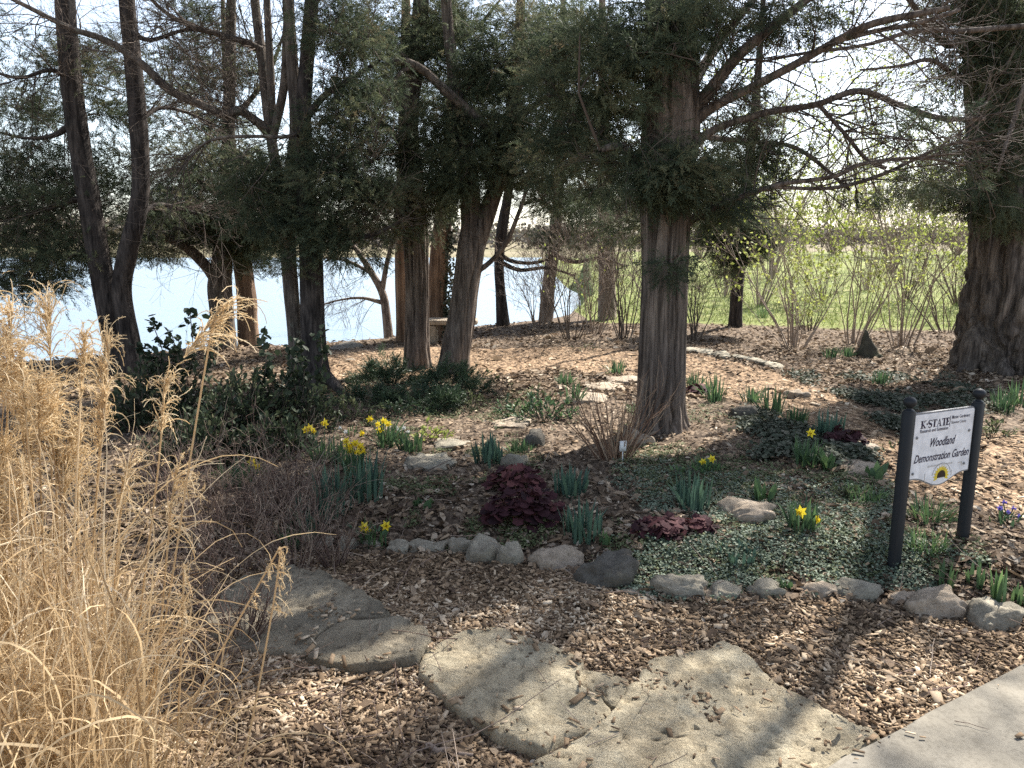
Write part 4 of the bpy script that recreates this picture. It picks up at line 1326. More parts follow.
def slab(name, poly_px, h, label, seed, rough=0.012, mat=None):
    """a weathered limestone slab with the outline given in pixels of the photograph"""
    P = G(*np.array(poly_px, float).T)[:, :2]
    n0 = len(P)
    Q = []
    for i in range(n0):
        a, b, c, d = P[i - 1], P[i], P[(i + 1) % n0], P[(i + 2) % n0]
        k = max(4, int(np.linalg.norm(c - b) / 0.012))
        for t in np.arange(k) / k:
            cr = 0.5 * (2 * b + (c - a) * t + (2 * a - 5 * b + 4 * c - d) * t * t + (3 * b - a - 3 * c + d) * t ** 3)
            Q.append(0.5 * cr + 0.5 * (b + (c - b) * t))
    Q = np.array(Q)
    cen = Q.mean(0)
    dirv = Q - cen
    j = 1 + 0.05 * fbm(Q[:, 0] * 11 + seed, Q[:, 1] * 11, 0, 5)
    zg = float(terrain(*cen))
    rings = [(1.015, -0.10), (1.02, h * 0.25), (1.012, h * 0.6), (0.998, h * 0.86), (0.98, h * 0.98)] + [(s, h) for s in np.linspace(0.955, 0.0, 34)]
    V = []
    for s, z in rings:
        xy = cen + dirv * (1 + (j[:, None] - 1) * s) * s
        zz = zg + z + (rough * fbm(xy[:, 0] * 3.2 + seed, xy[:, 1] * 3.2, 1.0, 3) + rough * 0.5 * fbm(xy[:, 0] * 14 + seed, xy[:, 1] * 14, 2.0, 5) - rough * 0.75 * sstep(0.5, 0.75, vnoise(xy[:, 0] * 30, xy[:, 1] * 34, seed))) * (1 if z > 0 else 0)
        V.append(np.stack([xy[:, 0], xy[:, 1], zz], 1))
    V = np.array(V)
    nr, nq = V.shape[:2]
    idx = np.arange(nr * nq).reshape(nr, nq)
    nx = np.roll(idx, -1, 1)
    mb = MB()
    mb.add(V.reshape(-1, 3), np.stack([idx[:-1], nx[:-1], nx[1:], idx[1:]], -1).reshape(-1, 4))
    o = mb.build(name, mat or M['slab'], base=(cen[0], cen[1], zg), smooth=True)
    tag(o, label, 'stone slab', 'limestone slabs laid as a step')
    return Q, zg + h, cen

SLABS = [
    slab('stone_slab', [(419, 678), (424, 658), (450, 642), (485, 635), (515, 642), (550, 655), (582, 672), (575, 690), (592, 706), (612, 722), (606, 742), (572, 748), (545, 764), (505, 750), (468, 728), (440, 704)], 0.06,
         'tan limestone slab striped by twig shadows, between the pitted and the small slab', 1.0),
    slab('stone_slab', [(578, 677), (602, 682), (628, 691), (625, 710), (613, 719), (594, 704), (577, 690)], 0.05, 'smallest tan limestone piece, cracked off against its bigger neighbour', 5.0),
    slab('stone_slab', [(528, 785), (575, 752), (612, 728), (632, 700), (648, 674), (682, 668), (722, 660), (752, 672), (772, 690), (806, 708), (842, 730), (872, 750), (862, 780), (830, 830), (690, 870), (560, 840)], 0.06,
         'largest limestone slab, pale and pitted, in full sun', 9.0, 0.018),
    slab('stone_slab', [(310, 668), (318, 645), (345, 632), (372, 630), (402, 629), (426, 640), (430, 652), (416, 668), (385, 673), (350, 676)], 0.052, 'grey shaded limestone slab behind the striped one', 13.0, mat=M['slab_shaded']),
    slab('stone_slab', [(205, 626), (236, 592), (288, 578), (326, 586), (360, 600), (392, 622), (352, 631), (322, 642), (305, 660), (262, 660), (222, 645)], 0.05, 'dusky limestone slab under the dry stems', 17.0, mat=M['slab_shaded']),
]

# ------------------------------------------------------------------ the sign
A = G(893, 573)
B = np.array([*flat(961, 551, A[2]), A[2]])
U = (B - A)
SEP = np.linalg.norm(U[:2])
U = U / np.linalg.norm(U)
N_ = np.array([U[1], -U[0], 0])              # towards the camera
if N_[1] > 0:
    N_ = -N_
sg = thing('garden_sign', (A + B) / 2, 'white garden sign hung between two black posts with ball finials', 'sign')
def S2W(u, z, o=0.0):
    return A + U * u + np.array([0, 0, 1.0]) * z + N_ * o
def px_uz(px, py):
    dx, dy, dz = _dirs(px, py)
    d = np.array([float(dx), float(dy), float(dz)])
    c0 = np.array([0, 0, CAMZ])
    t = ((A - c0) @ N_) / (d @ N_)
    p = c0 + d * t
    return (p - A) @ U, p[2] - A[2]
pw = 0.047
ang = math.atan2(U[1], U[0])
ztop = px_uz(907, 412)[1]
for k, u in enumerate((0.0, SEP)):
    c = S2W(u, 0)
    mb = MB()
    e = 0.005
    hw = pw / 2
    prof = [(-hw + e, -hw), (hw - e, -hw), (hw, -hw + e), (hw, hw - e), (hw - e, hw), (-hw + e, hw), (-hw, hw - e), (-hw, -hw + e)]
    rows = []
    for z, s in ((-0.15, 1), (ztop - 0.004, 1), (ztop, 0.93)):
        for (a_, b_) in prof:
            rows.append(c + U * a_ * s + N_ * b_ * s + np.array([0, 0, z]))
    idx = np.arange(24).reshape(3, 8)
    nx = np.roll(idx, -1, 1)
    mb.add(rows, np.stack([idx[:-1], nx[:-1], nx[1:], idx[1:]], -1).reshape(-1, 4))
    mb.add(rows[16:], [list(range(8))])
    post = mb.build('post', M['black_metal'], sg)
    mb = MB()
    zs = np.array([0.0, 0.006, 0.010, 0.014, 0.020, 0.026, 0.034, 0.044, 0.056, 0.066, 0.071, 0.073])
    rs = np.array([0.024, 0.024, 0.020, 0.012, 0.012, 0.020, 0.027, 0.0305, 0.029, 0.020, 0.010, 0.001])
    P = np.stack([np.full(12, c[0]), np.full(12, c[1]), c[2] + ztop + zs], 1)
    mb.tubes(P[None], rs[None], 20)
    mb.build('finial', M['black_metal'], post, smooth=True)

u0, u1 = pw / 2 + 0.004, SEP - pw / 2 - 0.004
zt, zb = px_uz(912, 414)[1], px_uz(905, 481)[1]
PW, PH = u1 - u0, zt - zb
def outline(ins=0.0):
    ch = 0.014
    p = [(u0 + ins, zt - ch), (u0 + ch, zt - ins), (u1 - ch, zt - ins), (u1 - ins, zt - ch), (u1 - ins, zb + ins), (u1 - ins - 0.004, zb + ins)]
    for s in np.linspace(0.12, 0.88, 25):
        u = u1 + (u0 - u1) * s
        p.append((u, zb + ins - 0.155 * PH * (0.5 - 0.5 * math.cos(2 * math.pi * np.clip((s - 0.08) / 0.84, 0, 1)))))
    p += [(u0 + ins + 0.004, zb + ins), (u0 + ins, zb + ins)]
    return np.array(p)
def plate(mb, pts, o0, o1, mat=0, fan=True):
    n_ = len(pts)
    f_ = np.array([S2W(u, z, o1) for u, z in pts])
    b_ = np.array([S2W(u, z, o0) for u, z in pts])
    i = np.arange(n_)
    j = np.roll(i, -1)
    mb.add(np.concatenate([f_, b_]), np.stack([i, j, j + n_, i + n_], -1), mat=mat)
    mb.add(f_, [list(range(n_))], mat=mat)
    mb.add(b_, [list(range(n_))[::-1]], mat=mat)
mb = MB()
plate(mb, outline(0), -0.008, 0.006)
panel = mb.build('panel', M['panel_edge'], sg)
mb = MB()
plate(mb, outline(0.0075), 0.0065, 0.0085)
mb.build('face', M['panel_white'], panel)
FO = 0.0095

def text(body, uc, zc, width, height, mat, shear=0.0, bold=0.0, name='lettering', align='CENTER'):
    """flat raised lettering on the panel; width and height in metres"""
    cu = bpy.data.curves.new('lettering', 'FONT')
    cu.body = body
    cu.align_x = align
    cu.shear = shear
    cu.offset = bold
    cu.resolution_u = 3
    cu.extrude = 0.0
    ob = bpy.data.objects.new('lettering', cu)
    COL.objects.link(ob)
    dg = bpy.context.evaluated_depsgraph_get()
    me = bpy.data.meshes.new_from_object(ob.evaluated_get(dg))
    bpy.data.objects.remove(ob)
    n_ = len(me.vertices)
    co = np.zeros(n_ * 3)
    me.vertices.foreach_get('co', co)
    co = co.reshape(-1, 3)
    w_, h_ = np.ptp(co[:, 0]), 0.72
    mid = (co[:, 0].max() + co[:, 0].min()) / 2
    mb = MB()
    V = np.array([S2W(uc + (x - mid) * width / w_, zc + y * height / h_, FO) for x, y, _ in co])
    for p in me.polygons:
        mb.add(V[list(p.vertices)], [list(range(len(p.vertices)))])
    bpy.data.meshes.remove(me)
    return mb.build(name, mat, panel)

def at_(fx, fz):
    return u0 + PW * fx, zt - PH * fz
# serif capitals, drawn as strokes: K . S T A T E
mb = MB()
def rect(x0, y0, x1, y1):
    quad([(x0, y0), (x1, y0), (x1, y1), (x0, y1)])
def quad(p):
    mb.add([S2W(ku + x * ks, kz + y * kh, FO) for x, y in p], [[0, 1, 2, 3]])
ku, kz = at_(0.115, 0.232)
ks = PW * 0.455 / 5.05
kh = PH * 0.115
def serif_v(x, w=0.26, s=0.12):
    rect(x - w / 2, 0, x + w / 2, 1)
    rect(x - w / 2 - s, 0, x + w / 2 + s, 0.08)
    rect(x - w / 2 - s, 0.92, x + w / 2 + s, 1)
serif_v(0.25)
quad([(0.34, 0.42), (0.42, 0.56), (0.86, 1.0), (0.70, 1.0)])
quad([(0.46, 0.6), (0.38, 0.44), (0.70, 0), (0.95, 0)])
rect(0.62, 0.94, 0.98, 1)
rect(0.62, 0, 1.02, 0.07)
rect(1.04, 0.38, 1.24, 0.62)
th = np.linspace(0.15 * math.pi, 1.5 * math.pi, 14)
S_ = [(1.66 + 0.25 * math.cos(a), 0.74 + 0.235 * math.sin(a)) for a in th[:-1]] + [(1.66 + 0.29 * math.cos(a), 0.265 + 0.24 * math.sin(a)) for a in np.linspace(0.5 * math.pi, -0.85 * math.pi, 14)]
S_ = np.array(S_)
T_ = np.gradient(S_, axis=0)
T_ /= np.linalg.norm(T_, axis=1, keepdims=True)
wd = 0.05 + 0.055 * np.abs(T_[:, 0] * 0.5 + np.linspace(0.2, 1, len(S_)) * 0 + np.sin(np.linspace(0, math.pi, len(S_))))
L_, R_ = S_ + np.stack([-T_[:, 1], T_[:, 0]], 1) * wd[:, None], S_ - np.stack([-T_[:, 1], T_[:, 0]], 1) * wd[:, None]
for i in range(len(S_) - 1):
    quad([L_[i], R_[i], R_[i + 1], L_[i + 1]])
def tee(x):
    rect(x - 0.135, 0, x + 0.135, 0.92)
    rect(x - 0.22, 0, x + 0.22, 0.07)
    rect(x - 0.42, 0.91, x + 0.42, 1)
    rect(x - 0.42, 0.74, x - 0.34, 0.92)
    rect(x + 0.34, 0.74, x + 0.42, 0.92)
tee(2.45)
quad([(2.92, 0), (3.00, 0), (3.33, 1), (3.25, 0.92)])
quad([(3.24, 1), (3.36, 1), (3.66, 0), (3.44, 0)])
rect(3.06, 0.3, 3.5, 0.38)
rect(2.82, 0, 3.14, 0.07)
rect(3.32, 0, 3.78, 0.07)
tee(4.18)
serif_v(4.72)
rect(4.78, 0.91, 5.12, 1)
rect(4.78, 0, 5.14, 0.09)
rect(4.78, 0.46, 5.0, 0.55)
rect(5.05, 0.74, 5.12, 0.92)
rect(5.07, 0.08, 5.14, 0.28)
rect(4.96, 0.38, 5.02, 0.63)
mb.build('lettering', M['ink'], panel)
text('Research and Extension', *at_(0.342, 0.297), PW * 0.45, PH * 0.052, M['ink'], 0, 0.012)
text('Master Gardeners', *at_(0.765, 0.145), PW * 0.30, PH * 0.052, M['ink'], 0, 0.008)
text('Shawnee County', *at_(0.735, 0.222), PW * 0.25, PH * 0.046, M['ink'])
text('Woodland', *at_(0.51, 0.53), PW * 0.41, PH * 0.135, M['ink'], 0.38, 0.016)
text('Demonstration Garden', *at_(0.515, 0.745), PW * 0.90, PH * 0.125, M['ink'], 0.38, 0.014)
mb = MB()
def flatq(mb, fx0, fz0, fx1, fz1):
    c = [at_(fx0, fz0), at_(fx1, fz0), at_(fx1, fz1), at_(fx0, fz1)]
    mb.add([S2W(u, z, FO) for u, z in c], [[3, 2, 1, 0]])
flatq(mb, 0.585, 0.09, 0.592, 0.26)
mb.build('divider', M['ink'], panel)
mb = MB()
for i in range(22):
    x0 = 0.30 + i * 0.0185
    flatq(mb, x0, 0.815 + 0.004 * (i % 3), x0 + rng.uniform(0.008, 0.015), 0.842)
flatq(mb, 0.80, 0.835, 0.87, 0.85)
flatq(mb, 0.855, 0.85, 0.868, 0.90)
flatq(mb, 0.262, 0.93, 0.272, 1.06)
flatq(mb, 0.70, 0.94, 0.708, 1.03)
mb.build('faded_print', M['ink_pale'], panel)
# the half sunflower above the lower edge
ec = at_(0.535, 1.01)
mb = MB()
er = PH * 0.175
for ring_, (r0, r1, n_) in enumerate(((0.5, 0.98, 13), (0.45, 0.8, 12))):
    for i in range(n_):
        a = math.pi * (-0.1 + 1.2 * (i + 0.5 * ring_) / (n_ - 1 + ring_))
        w_ = 0.13
        pts = [(r0, a - w_), (r1 * 0.8, a - w_ * 0.9), (r1, a), (r1 * 0.8, a + w_ * 0.9), (r0, a + w_)]
        mb.add([S2W(ec[0] + er * r * math.cos(q), ec[1] + er * r * math.sin(q), FO + 0.0004 * ring_ + 0.0001 * (i % 3)) for r, q in pts], [[0, 1, 2, 3, 4]])
mb.build('sunflower', M['ink_yellow'], panel)
mb = MB()
pp = [S2W(ec[0] + er * 0.52 * math.cos(a), ec[1] + er * 0.52 * math.sin(a), FO + 0.001) for a in np.linspace(-0.08 * math.pi, 1.08 * math.pi, 24)]
mb.add(pp, [list(range(24))])
mb.build('sunflower_disc', M['ink_brown'], panel)
mb = MB()
aa = np.linspace(0.05 * math.pi, 0.95 * math.pi, 24)
for i in range(23):
    q = [(1.13, aa[i]), (1.17, aa[i]), (1.17, aa[i + 1]), (1.13, aa[i + 1])]
    mb.add([S2W(ec[0] + er * r * math.cos(t_), ec[1] + er * r * math.sin(t_), FO) for r, t_ in q], [[0, 1, 2, 3]])
mb.build('emblem_arc', M['panel_edge'], panel)
for fx, fz in ((0.075, 0.36), (0.925, 0.36), (0.065, 0.90), (0.90, 0.87)):
    mb = MB()
    u_, z_ = at_(fx, fz)
    c = S2W(u_, z_, 0.008)
    P = np.array([c, c + N_ * 0.003, c + N_ * 0.0055, c + N_ * 0.006])
    mb.tubes(P[None], np.array([[0.0075, 0.0075, 0.005, 0.0005]]), 12)
    mb.build('bolt', M['panel_edge'], panel, smooth=True)

# ------------------------------------------------------------------ the bench by the water
bb = G(445, 344)
be = thing('garden_bench', bb, 'small tan stone bench half hidden between the cedar trunks', 'bench')
sc = bb[1] / FPX
mb = MB()
hb = 24 * sc
def soft_box(mb, c, size, tint=0.5, nz=0.006):
    v, f = ICO4
    v = np.sign(v) * np.abs(v) ** 0.22
    v = v / np.abs(v).max(0) * np.array(size) / 2
    v = v + nz * fbm(v[:, 0] * 9 + c[0], v[:, 1] * 9, v[:, 2] * 9, 3)[:, None]
    mb.add(v + np.array(c), f, tint)
soft_box(mb, bb + np.array([0.05, 0.2, hb - 0.04]), (0.95, 0.40, 0.085))
mb.build('seat', M['rock_pink'], be, smooth=True)
for dx in (-0.22, 0.32):
    mb = MB()
    soft_box(mb, bb + np.array([dx + (-0.02), 0.2, (hb - 0.085) / 2 - 0.03]), (0.20, 0.32, hb - 0.03))
    mb.build('leg', M['rock_pink'], be, smooth=True)

# ------------------------------------------------------------------ small plants
def ribbons(mb, P, Wd, tint, side=None):
    """flat curved strips: P (n,k,3) centre lines, Wd (n,k) half widths"""
    n, k = P.shape[:2]
    T = np.gradient(P, axis=1)
    T /= np.linalg.norm(T, axis=2, keepdims=True) + 1e-9
    if side is None:
        side = rng.normal(size=(n, 3))
    S = np.cross(T, side[:, None])
    S /= np.linalg.norm(S, axis=2, keepdims=True) + 1e-9
    X = np.stack([P - S * Wd[..., None], P + S * Wd[..., None]], 2)
    idx = np.arange(n * k * 2).reshape(n, k, 2)
    F = np.stack([idx[:, :-1, 0], idx[:, :-1, 1], idx[:, 1:, 1], idx[:, 1:, 0]], -1).reshape(-1, 4)
    mb.add(X.reshape(-1, 3), F, np.repeat(tint, k - 1))

def clump_mesh(mb, n, h, wd, spreadr=0.05, lean=0.45, curve=0.5, k=6, c=(0, 0, 0), t=(0.15, 0.75), tip=1.0):
    a = rng.uniform(0, 2 * math.pi, n)
    r = spreadr * np.sqrt(rng.random(n))
    st = np.stack([r * np.cos(a), r * np.sin(a), np.full(n, -0.01)], -1) + np.array(c)
    ln = h * rng.uniform(0.55, 1.08, n)
    le = np.abs(rng.normal(0, lean, n))
    b = a + rng.normal(0, 0.6, n)
    s = np.linspace(0, 1, k)[None]
    ang_ = le[:, None] * (0.5 + s * curve * 2)
    dx = np.sin(ang_) * ln[:, None] / (k - 1)
    dz = np.cos(ang_) * ln[:, None] / (k - 1)
    cx_, cz_ = np.cumsum(dx, 1) - dx[:, :1], np.cumsum(dz, 1) - dz[:, :1]
    P = np.stack([st[:, None, 0] + cx_ * np.cos(b)[:, None], st[:, None, 1] + cx_ * np.sin(b)[:, None], st[:, None, 2] + cz_], -1)
    W = wd * rng.uniform(0.7, 1.2, n)[:, None] * np.clip(1.25 - 1.2 * s ** 3 * tip, 0.05, 1) * np.ones((1, k))
    side = np.stack([np.cos(b), np.sin(b), 0 * b], -1) + rng.normal(0, 0.3, (n, 3))
    side = np.stack([-np.sin(b), np.cos(b), 0 * b], -1)
    side = np.cross(side, np.array([0, 0, 1.0])) + rng.normal(0, 0.35, (n, 3))
    ribbons(mb, P, W / 2, rng.uniform(*t, n), side)

CL = 'clumps of green bulb leaves'
def leaf_protos():
    pr = {}
    for nm, mat, kw in (('narrow', 'blade', dict(n=46, h=0.24, wd=0.012, spreadr=0.075, lean=0.36)), ('blue', 'iris', dict(n=40, h=0.25, wd=0.017, spreadr=0.085, lean=0.26, curve=0.25)),
                        ('broad', 'blade', dict(n=9, h=0.24, wd=0.055, spreadr=0.05, lean=0.62, curve=0.5, t=(0.35, 0.9))), ('fine', 'blade', dict(n=110, h=0.22, wd=0.006, spreadr=0.09, lean=0.6, curve=0.9, t=(0.3, 0.95))),
                        ('shoot', 'blade', dict(n=12, h=0.2, wd=0.016, spreadr=0.035, lean=0.2, curve=0.3, t=(0.35, 0.85)))):
        mb = MB()
        clump_mesh(mb, **kw)
        pr[nm] = (mb, mat)
    return pr

def clump(kind, px, py, hpx, label, cat='plant', group=CL, n=None, wide=1.0):
    g = G(px, py)
    h = hpx * math.hypot(g[1], CAMZ) / FPX / 0.92
    mb = MB()
    kw = dict(narrow=dict(n=46, wd=0.013, spreadr=0.085, lean=0.36), blue=dict(n=44, wd=0.019, spreadr=0.1, lean=0.26, curve=0.25), broad=dict(n=8, wd=0.055, spreadr=0.05, lean=0.62, t=(0.35, 0.9)),
              fine=dict(n=130, wd=0.006, spreadr=0.1, lean=0.62, curve=0.9, t=(0.3, 0.95)), shoot=dict(n=12, wd=0.017, spreadr=0.035, lean=0.2, curve=0.3, t=(0.35, 0.85)))[kind]
    if n:
        kw['n'] = n
    kw['spreadr'] *= wide
    clump_mesh(mb, h=h, c=tuple(g), **kw)
    mat = M['iris'] if kind == 'blue' else M['blade']
    return tag(mb.build('leaf_clump', mat, base=g), label, cat, group)

# one daffodil flower: six petals and a trumpet, facing +X
def daffodil_mesh(mb, c, d, size, pale=0.4):
    d = np.asarray(d, float)
    d /= np.linalg.norm(d)
    u = np.cross(d, [0, 0, 1.0])
    u /= np.linalg.norm(u)
    v = np.cross(u, d)
    c = np.asarray(c, float)
    for i in range(6):
        a = i * math.pi / 3 + 0.2
        q = np.cos(a) * u + np.sin(a) * v
        s = -np.sin(a) * u + np.cos(a) * v
        L = size * rng.uniform(0.9, 1.1)
        P = [c, c + q * L * 0.45 - s * L * 0.26, c + q * L - d * L * 0.1, c + q * L * 0.45 + s * L * 0.26]
        mb.add(P, [[0, 1, 2, 3]], pale + rng.uniform(-.1, .2))
    P = np.stack([c, c + d * size * 0.3, c + d * size * 0.62, c + d * size * 0.7])
    mb.tubes(P[None], np.array([[0.16, 0.22, 0.30, 0.38]]) * size, 9, 0.05)

def daffodils(px, py, hpx, blooms, label, cat='daffodils', n=40, mat='yellow', name='daffodil_clump', fsize=0.033, tall=1.0):
    g = G(px, py)
    sc = math.hypot(g[1], CAMZ) / FPX
    h = hpx * sc / 0.92
    o = thing(name, g, label, cat, 'flowering bulbs in the bed')
    mb = MB()
    clump_mesh(mb, n, h, 0.013, 0.07, 0.38, c=tuple(g))
    mb.build('leaves', M['blade'], o)
    for (bx, by) in blooms:
        p = D(bx, by, g[1] + rng.uniform(-0.05, 0.05))
        mb = MB()
        st = np.array([g + rng.normal(0, 0.02, 3) * [1, 1, 0], (g + p) / 2 + rng.normal(0, .01, 3), p - np.array([0, 0, 0.012]), p])
        mb.tubes(st[None], np.full((1, 4), 0.003), 5)
        stem = mb.build('stem', M['blade'], o)
        mb = MB()
        d = np.array([rng.normal(0.1, 0.6), -1.0, rng.normal(0.05, 0.15)])
        daffodil_mesh(mb, p, d, fsize * rng.uniform(0.85, 1.15))
        mb.build('flower', M[mat], stem)
    return o

for a in [
    ('blue', 490, 464, 28, 'blue-green leaf clump on the downhill side of the grey stone block'), ('narrow', 520, 452, 14, 'short dark leaf tuft touching the grey stone block'),
    ('blue', 571, 494, 26, 'small blue-green clump over the burgundy plants'), ('blue', 582, 538, 36, 'tall dark blue-green clump standing against the larger burgundy plant'),
    ('shoot', 606, 546, 14, 'tiny bright shoots beside the tall dark clump'), ('blue', 691, 506, 36, 'broad blue-green clump in front of the small daffodil by the cedar'),
    ('broad', 763, 499, 26, 'few broad strap leaves spread open in bare mulch'), ('blue', 828, 440, 28, 'dense blue-green mound of leaves beside the sunny path'),
    ('narrow', 805, 466, 30, 'upright narrow leaf clump under the single yellow bloom'), ('broad', 828, 470, 24, 'bright broad leaves near the flat-topped boulder'),
    ('narrow', 772, 414, 28, 'lush green leaf clump next to the dark stone'), ('narrow', 752, 402, 18, 'dark short leaf clump just above the dark stone'),
    ('narrow', 716, 402, 28, 'yellow-green leaf clump right of the fluted cedar'), ('narrow', 695, 388, 18, 'pale green tuft almost touching the fluted cedar'),
    ('narrow', 795, 424, 22, 'grey-green leaf clump between the lush clump and the dense mound'), ('narrow', 574, 402, 22, 'fresh green clump beside the flat stepping stones'),
    ('narrow', 616, 374, 16, 'small green tuft on the sunny path edge'), ('narrow', 565, 386, 14, 'low tuft in dry leaves above the stepping stones'),
    ('narrow', 410, 450, 22, 'pale grey-green clump uphill of the long stepping slab'), ('blue', 366, 500, 46, 'tall blue-green leaves under the daffodils'),
    ('blue', 335, 515, 44, 'dark blue-green clump tangled in dry stems'), ('blue', 310, 530, 30, 'shaded blue-green clump low among dry stems'),
    ('narrow', 236, 486, 30, 'dark green clump deep in the dry stems'), ('narrow', 296, 545, 24, 'olive leaf tuft at the end of the edging'),
    ('shoot', 946, 590, 30, 'single slim bunch of shoots by the near sign post'), ('shoot', 974, 588, 26, 'middle bunch of yellowish shoots'),
    ('shoot', 997, 602, 42, 'tallest bunch of green shoots behind the edging boulder'), ('shoot', 1016, 604, 22, 'short last bunch of shoots over the edging boulder'),
    ('fine', 930, 520, 26, 'bright grassy tuft growing beneath the sign panel'), ('fine', 925, 548, 24, 'pale grassy tuft beside the near sign post'),
    ('fine', 865, 500, 20, 'fine grassy tuft in front of the flat-topped boulder'), ('broad', 876, 478, 20, 'strap leaves growing behind the near sign post'),
    ('fine', 705, 470, 14, 'low wispy green plant in the sun near the cedar'), ('narrow', 1003, 412, 26, 'lush bright leaves at the foot of the massive trunk'),
    ('narrow', 1018, 405, 26, 'second lush leaf clump by the massive trunk, farther from the sign'), ('narrow', 846, 357, 13, 'low green leaves between the budding shrubs'),
    ('narrow', 830, 358, 12, 'small green leaves beside the low ones at the shrubs'), ('fine', 762, 318, 14, 'grey-green tuft at the border of the lawn'),
    ('narrow', 880, 385, 16, 'yellow-green sprouts in front of the pointed stone'), ('narrow', 660, 400, 12, 'sprouts hidden behind the fluted cedar'),
    ('fine', 640, 412, 12, 'grassy wisps beside the cedar trunk base'), ('broad', 425, 505, 10, 'sparse young leaves downhill of the long slab'), ('blue', 735, 560, 14, 'small upright leaves in the silver cover'),
    ('shoot', 783, 592, 12, 'tiny yellow-green sprout touching the edging')]:
    clump(*a)

daffodils(322, 462, 26, [(310, 428), (306, 430), (313, 431), (325, 423)], 'daffodils with a tight yellow pair of heads, next to the dry stems')
daffodils(338, 462, 26, [], 'leafy green daffodil clump without open blooms between two flowering ones', n=36)
daffodils(354, 476, 32, [(348, 446), (355, 443), (350, 450), (361, 446), (364, 451), (358, 452), (346, 441)], 'fullest daffodil clump with yellow blooms', n=50)
daffodils(386, 446, 30, [(378, 424), (384, 421), (388, 424), (380, 430), (370, 419), (362, 433)], 'daffodils flowering uphill beside pale green leaves', n=36)
daffodils(376, 546, 28, [(364, 527), (367, 530), (386, 526)], 'lone daffodil clump with two yellow blooms at the stone edging', n=34)
daffodils(706, 472, 18, [(703, 462), (712, 459)], 'small daffodil clump in the open mulch beside the cedar', n=24)
daffodils(812, 452, 14, [(811, 433)], 'single yellow daffodil standing above narrow leaves', n=10)
daffodils(801, 532, 32, [(801, 512), (816, 519), (813, 525)], 'daffodil clump with low yellow blooms in silver ground cover', n=46)
daffodils(202, 440, 16, [(128, 445), (134, 447)], 'dark leaf clump with two yellow specks, seen through tan grass', n=14)
daffodils(256, 475, 14, [(252, 462), (258, 466)], 'faint yellow blooms among dry stems', n=20)
daffodils(398, 440, 14, [(392, 433), (399, 430), (404, 428), (408, 432), (396, 427)], 'small white flowers next to the yellow daffodils', 'white flowers', 16, 'white_petal', 'white_flower_clump', 0.022)
daffodils(350, 434, 10, [(346, 432), (340, 428)], 'pair of white blooms behind the fullest daffodils', 'white flowers', 10, 'white_petal', 'white_flower_clump', 0.022)
daffodils(1004, 522, 14, [(1000, 508), (1008, 512), (1013, 508), (1019, 516), (1004, 502)], 'purple crocus flowers beyond the sign', 'crocus', 16, 'purple', 'crocus_clump', 0.02)

# burgundy heuchera: lobed leaves on a mound
def lobed():
    V, F = [(0, 0, 0.0)], []
    n_ = 15
    for i in range(n_):
        a = -math.pi + 0.25 + (2 * math.pi - 0.5) * i / (n_ - 1)
        r = 0.5 * (1 + 0.16 * math.cos(a * 6))
        V.append((0.12 + r * math.cos(a), r * math.sin(a), 0.06 * math.cos(a * 6) - 0.10 * r))
    for i in range(1, n_):
        F.append([0, i, i + 1])
    return np.array(V), np.array(F)
LOBED = lobed()
def heuchera(px, py, wpx, hpx, label, n=110, tint=0.5):
    g = G(px, py)
    sc = math.hypot(g[1], CAMZ) / FPX
    n = int(n * 1.6)
    W, H = wpx * sc / 2, hpx * sc * 0.85
    c = g + np.array([0, W * 0.6, 0])
    a = rng.uniform(0, 2 * math.pi, n)
    r = np.sqrt(rng.random(n))
    z = np.sqrt(np.clip(1 - r * r, 0, 1)) * rng.uniform(0.35, 1.05, n)
    p = c + np.stack([r * np.cos(a) * W, r * np.sin(a) * W * 0.7, 0.02 + z * H], -1)
    ax = np.stack([np.cos(a), np.sin(a), -0.35 + 0 * a], -1) + rng.normal(0, 0.3, (n, 3))
    ax += np.array([0, -0.35, 0])
    o = thing('coral_bells', g, label, 'plant', 'burgundy leafed plants')
    mb = MB()
    mb.inst(*LOBED, p, up_rot(ax, 0.35), rng.uniform(0.04, 0.075, n), np.clip(rng.normal(tint, 0.22, n), 0, 1), rng.uniform(-.06, .06, len(LOBED[1])))
    mb.build('leaves', M['heuchera'], o)
    st = np.repeat(c[None], n, 0) + rng.normal(0, 0.03, (n, 3)) * [1, 1, 0]
    mb = MB()
    mid = (st + p) / 2 + np.array([0, 0, 0.02])
    mb.tubes(np.stack([st, mid, p], 1), np.full((n, 3), 0.0015), 3, 0.2)
    mb.build('leaf_stalks', M['redstem'], o)
heuchera(524, 534, 82, 40, 'largest burgundy lobed-leaf mound in front of the lumpy edging stone', 130, 0.42)
heuchera(514, 496, 58, 24, 'reddish burgundy mound uphill of the largest one', 80, 0.62)
heuchera(664, 542, 54, 17, 'flat dark burgundy patch in the silver ground cover', 70, 0.4)
heuchera(702, 536, 36, 14, 'small faded burgundy patch beside the flat dark one', 28, 0.5)
heuchera(848, 450, 44, 18, 'dull maroon mound along the mulch path behind the flat-topped boulder', 60, 0.25)
heuchera(700, 395, 26, 10, 'low maroon tuft in shade of the fluted cedar', 24, 0.3)

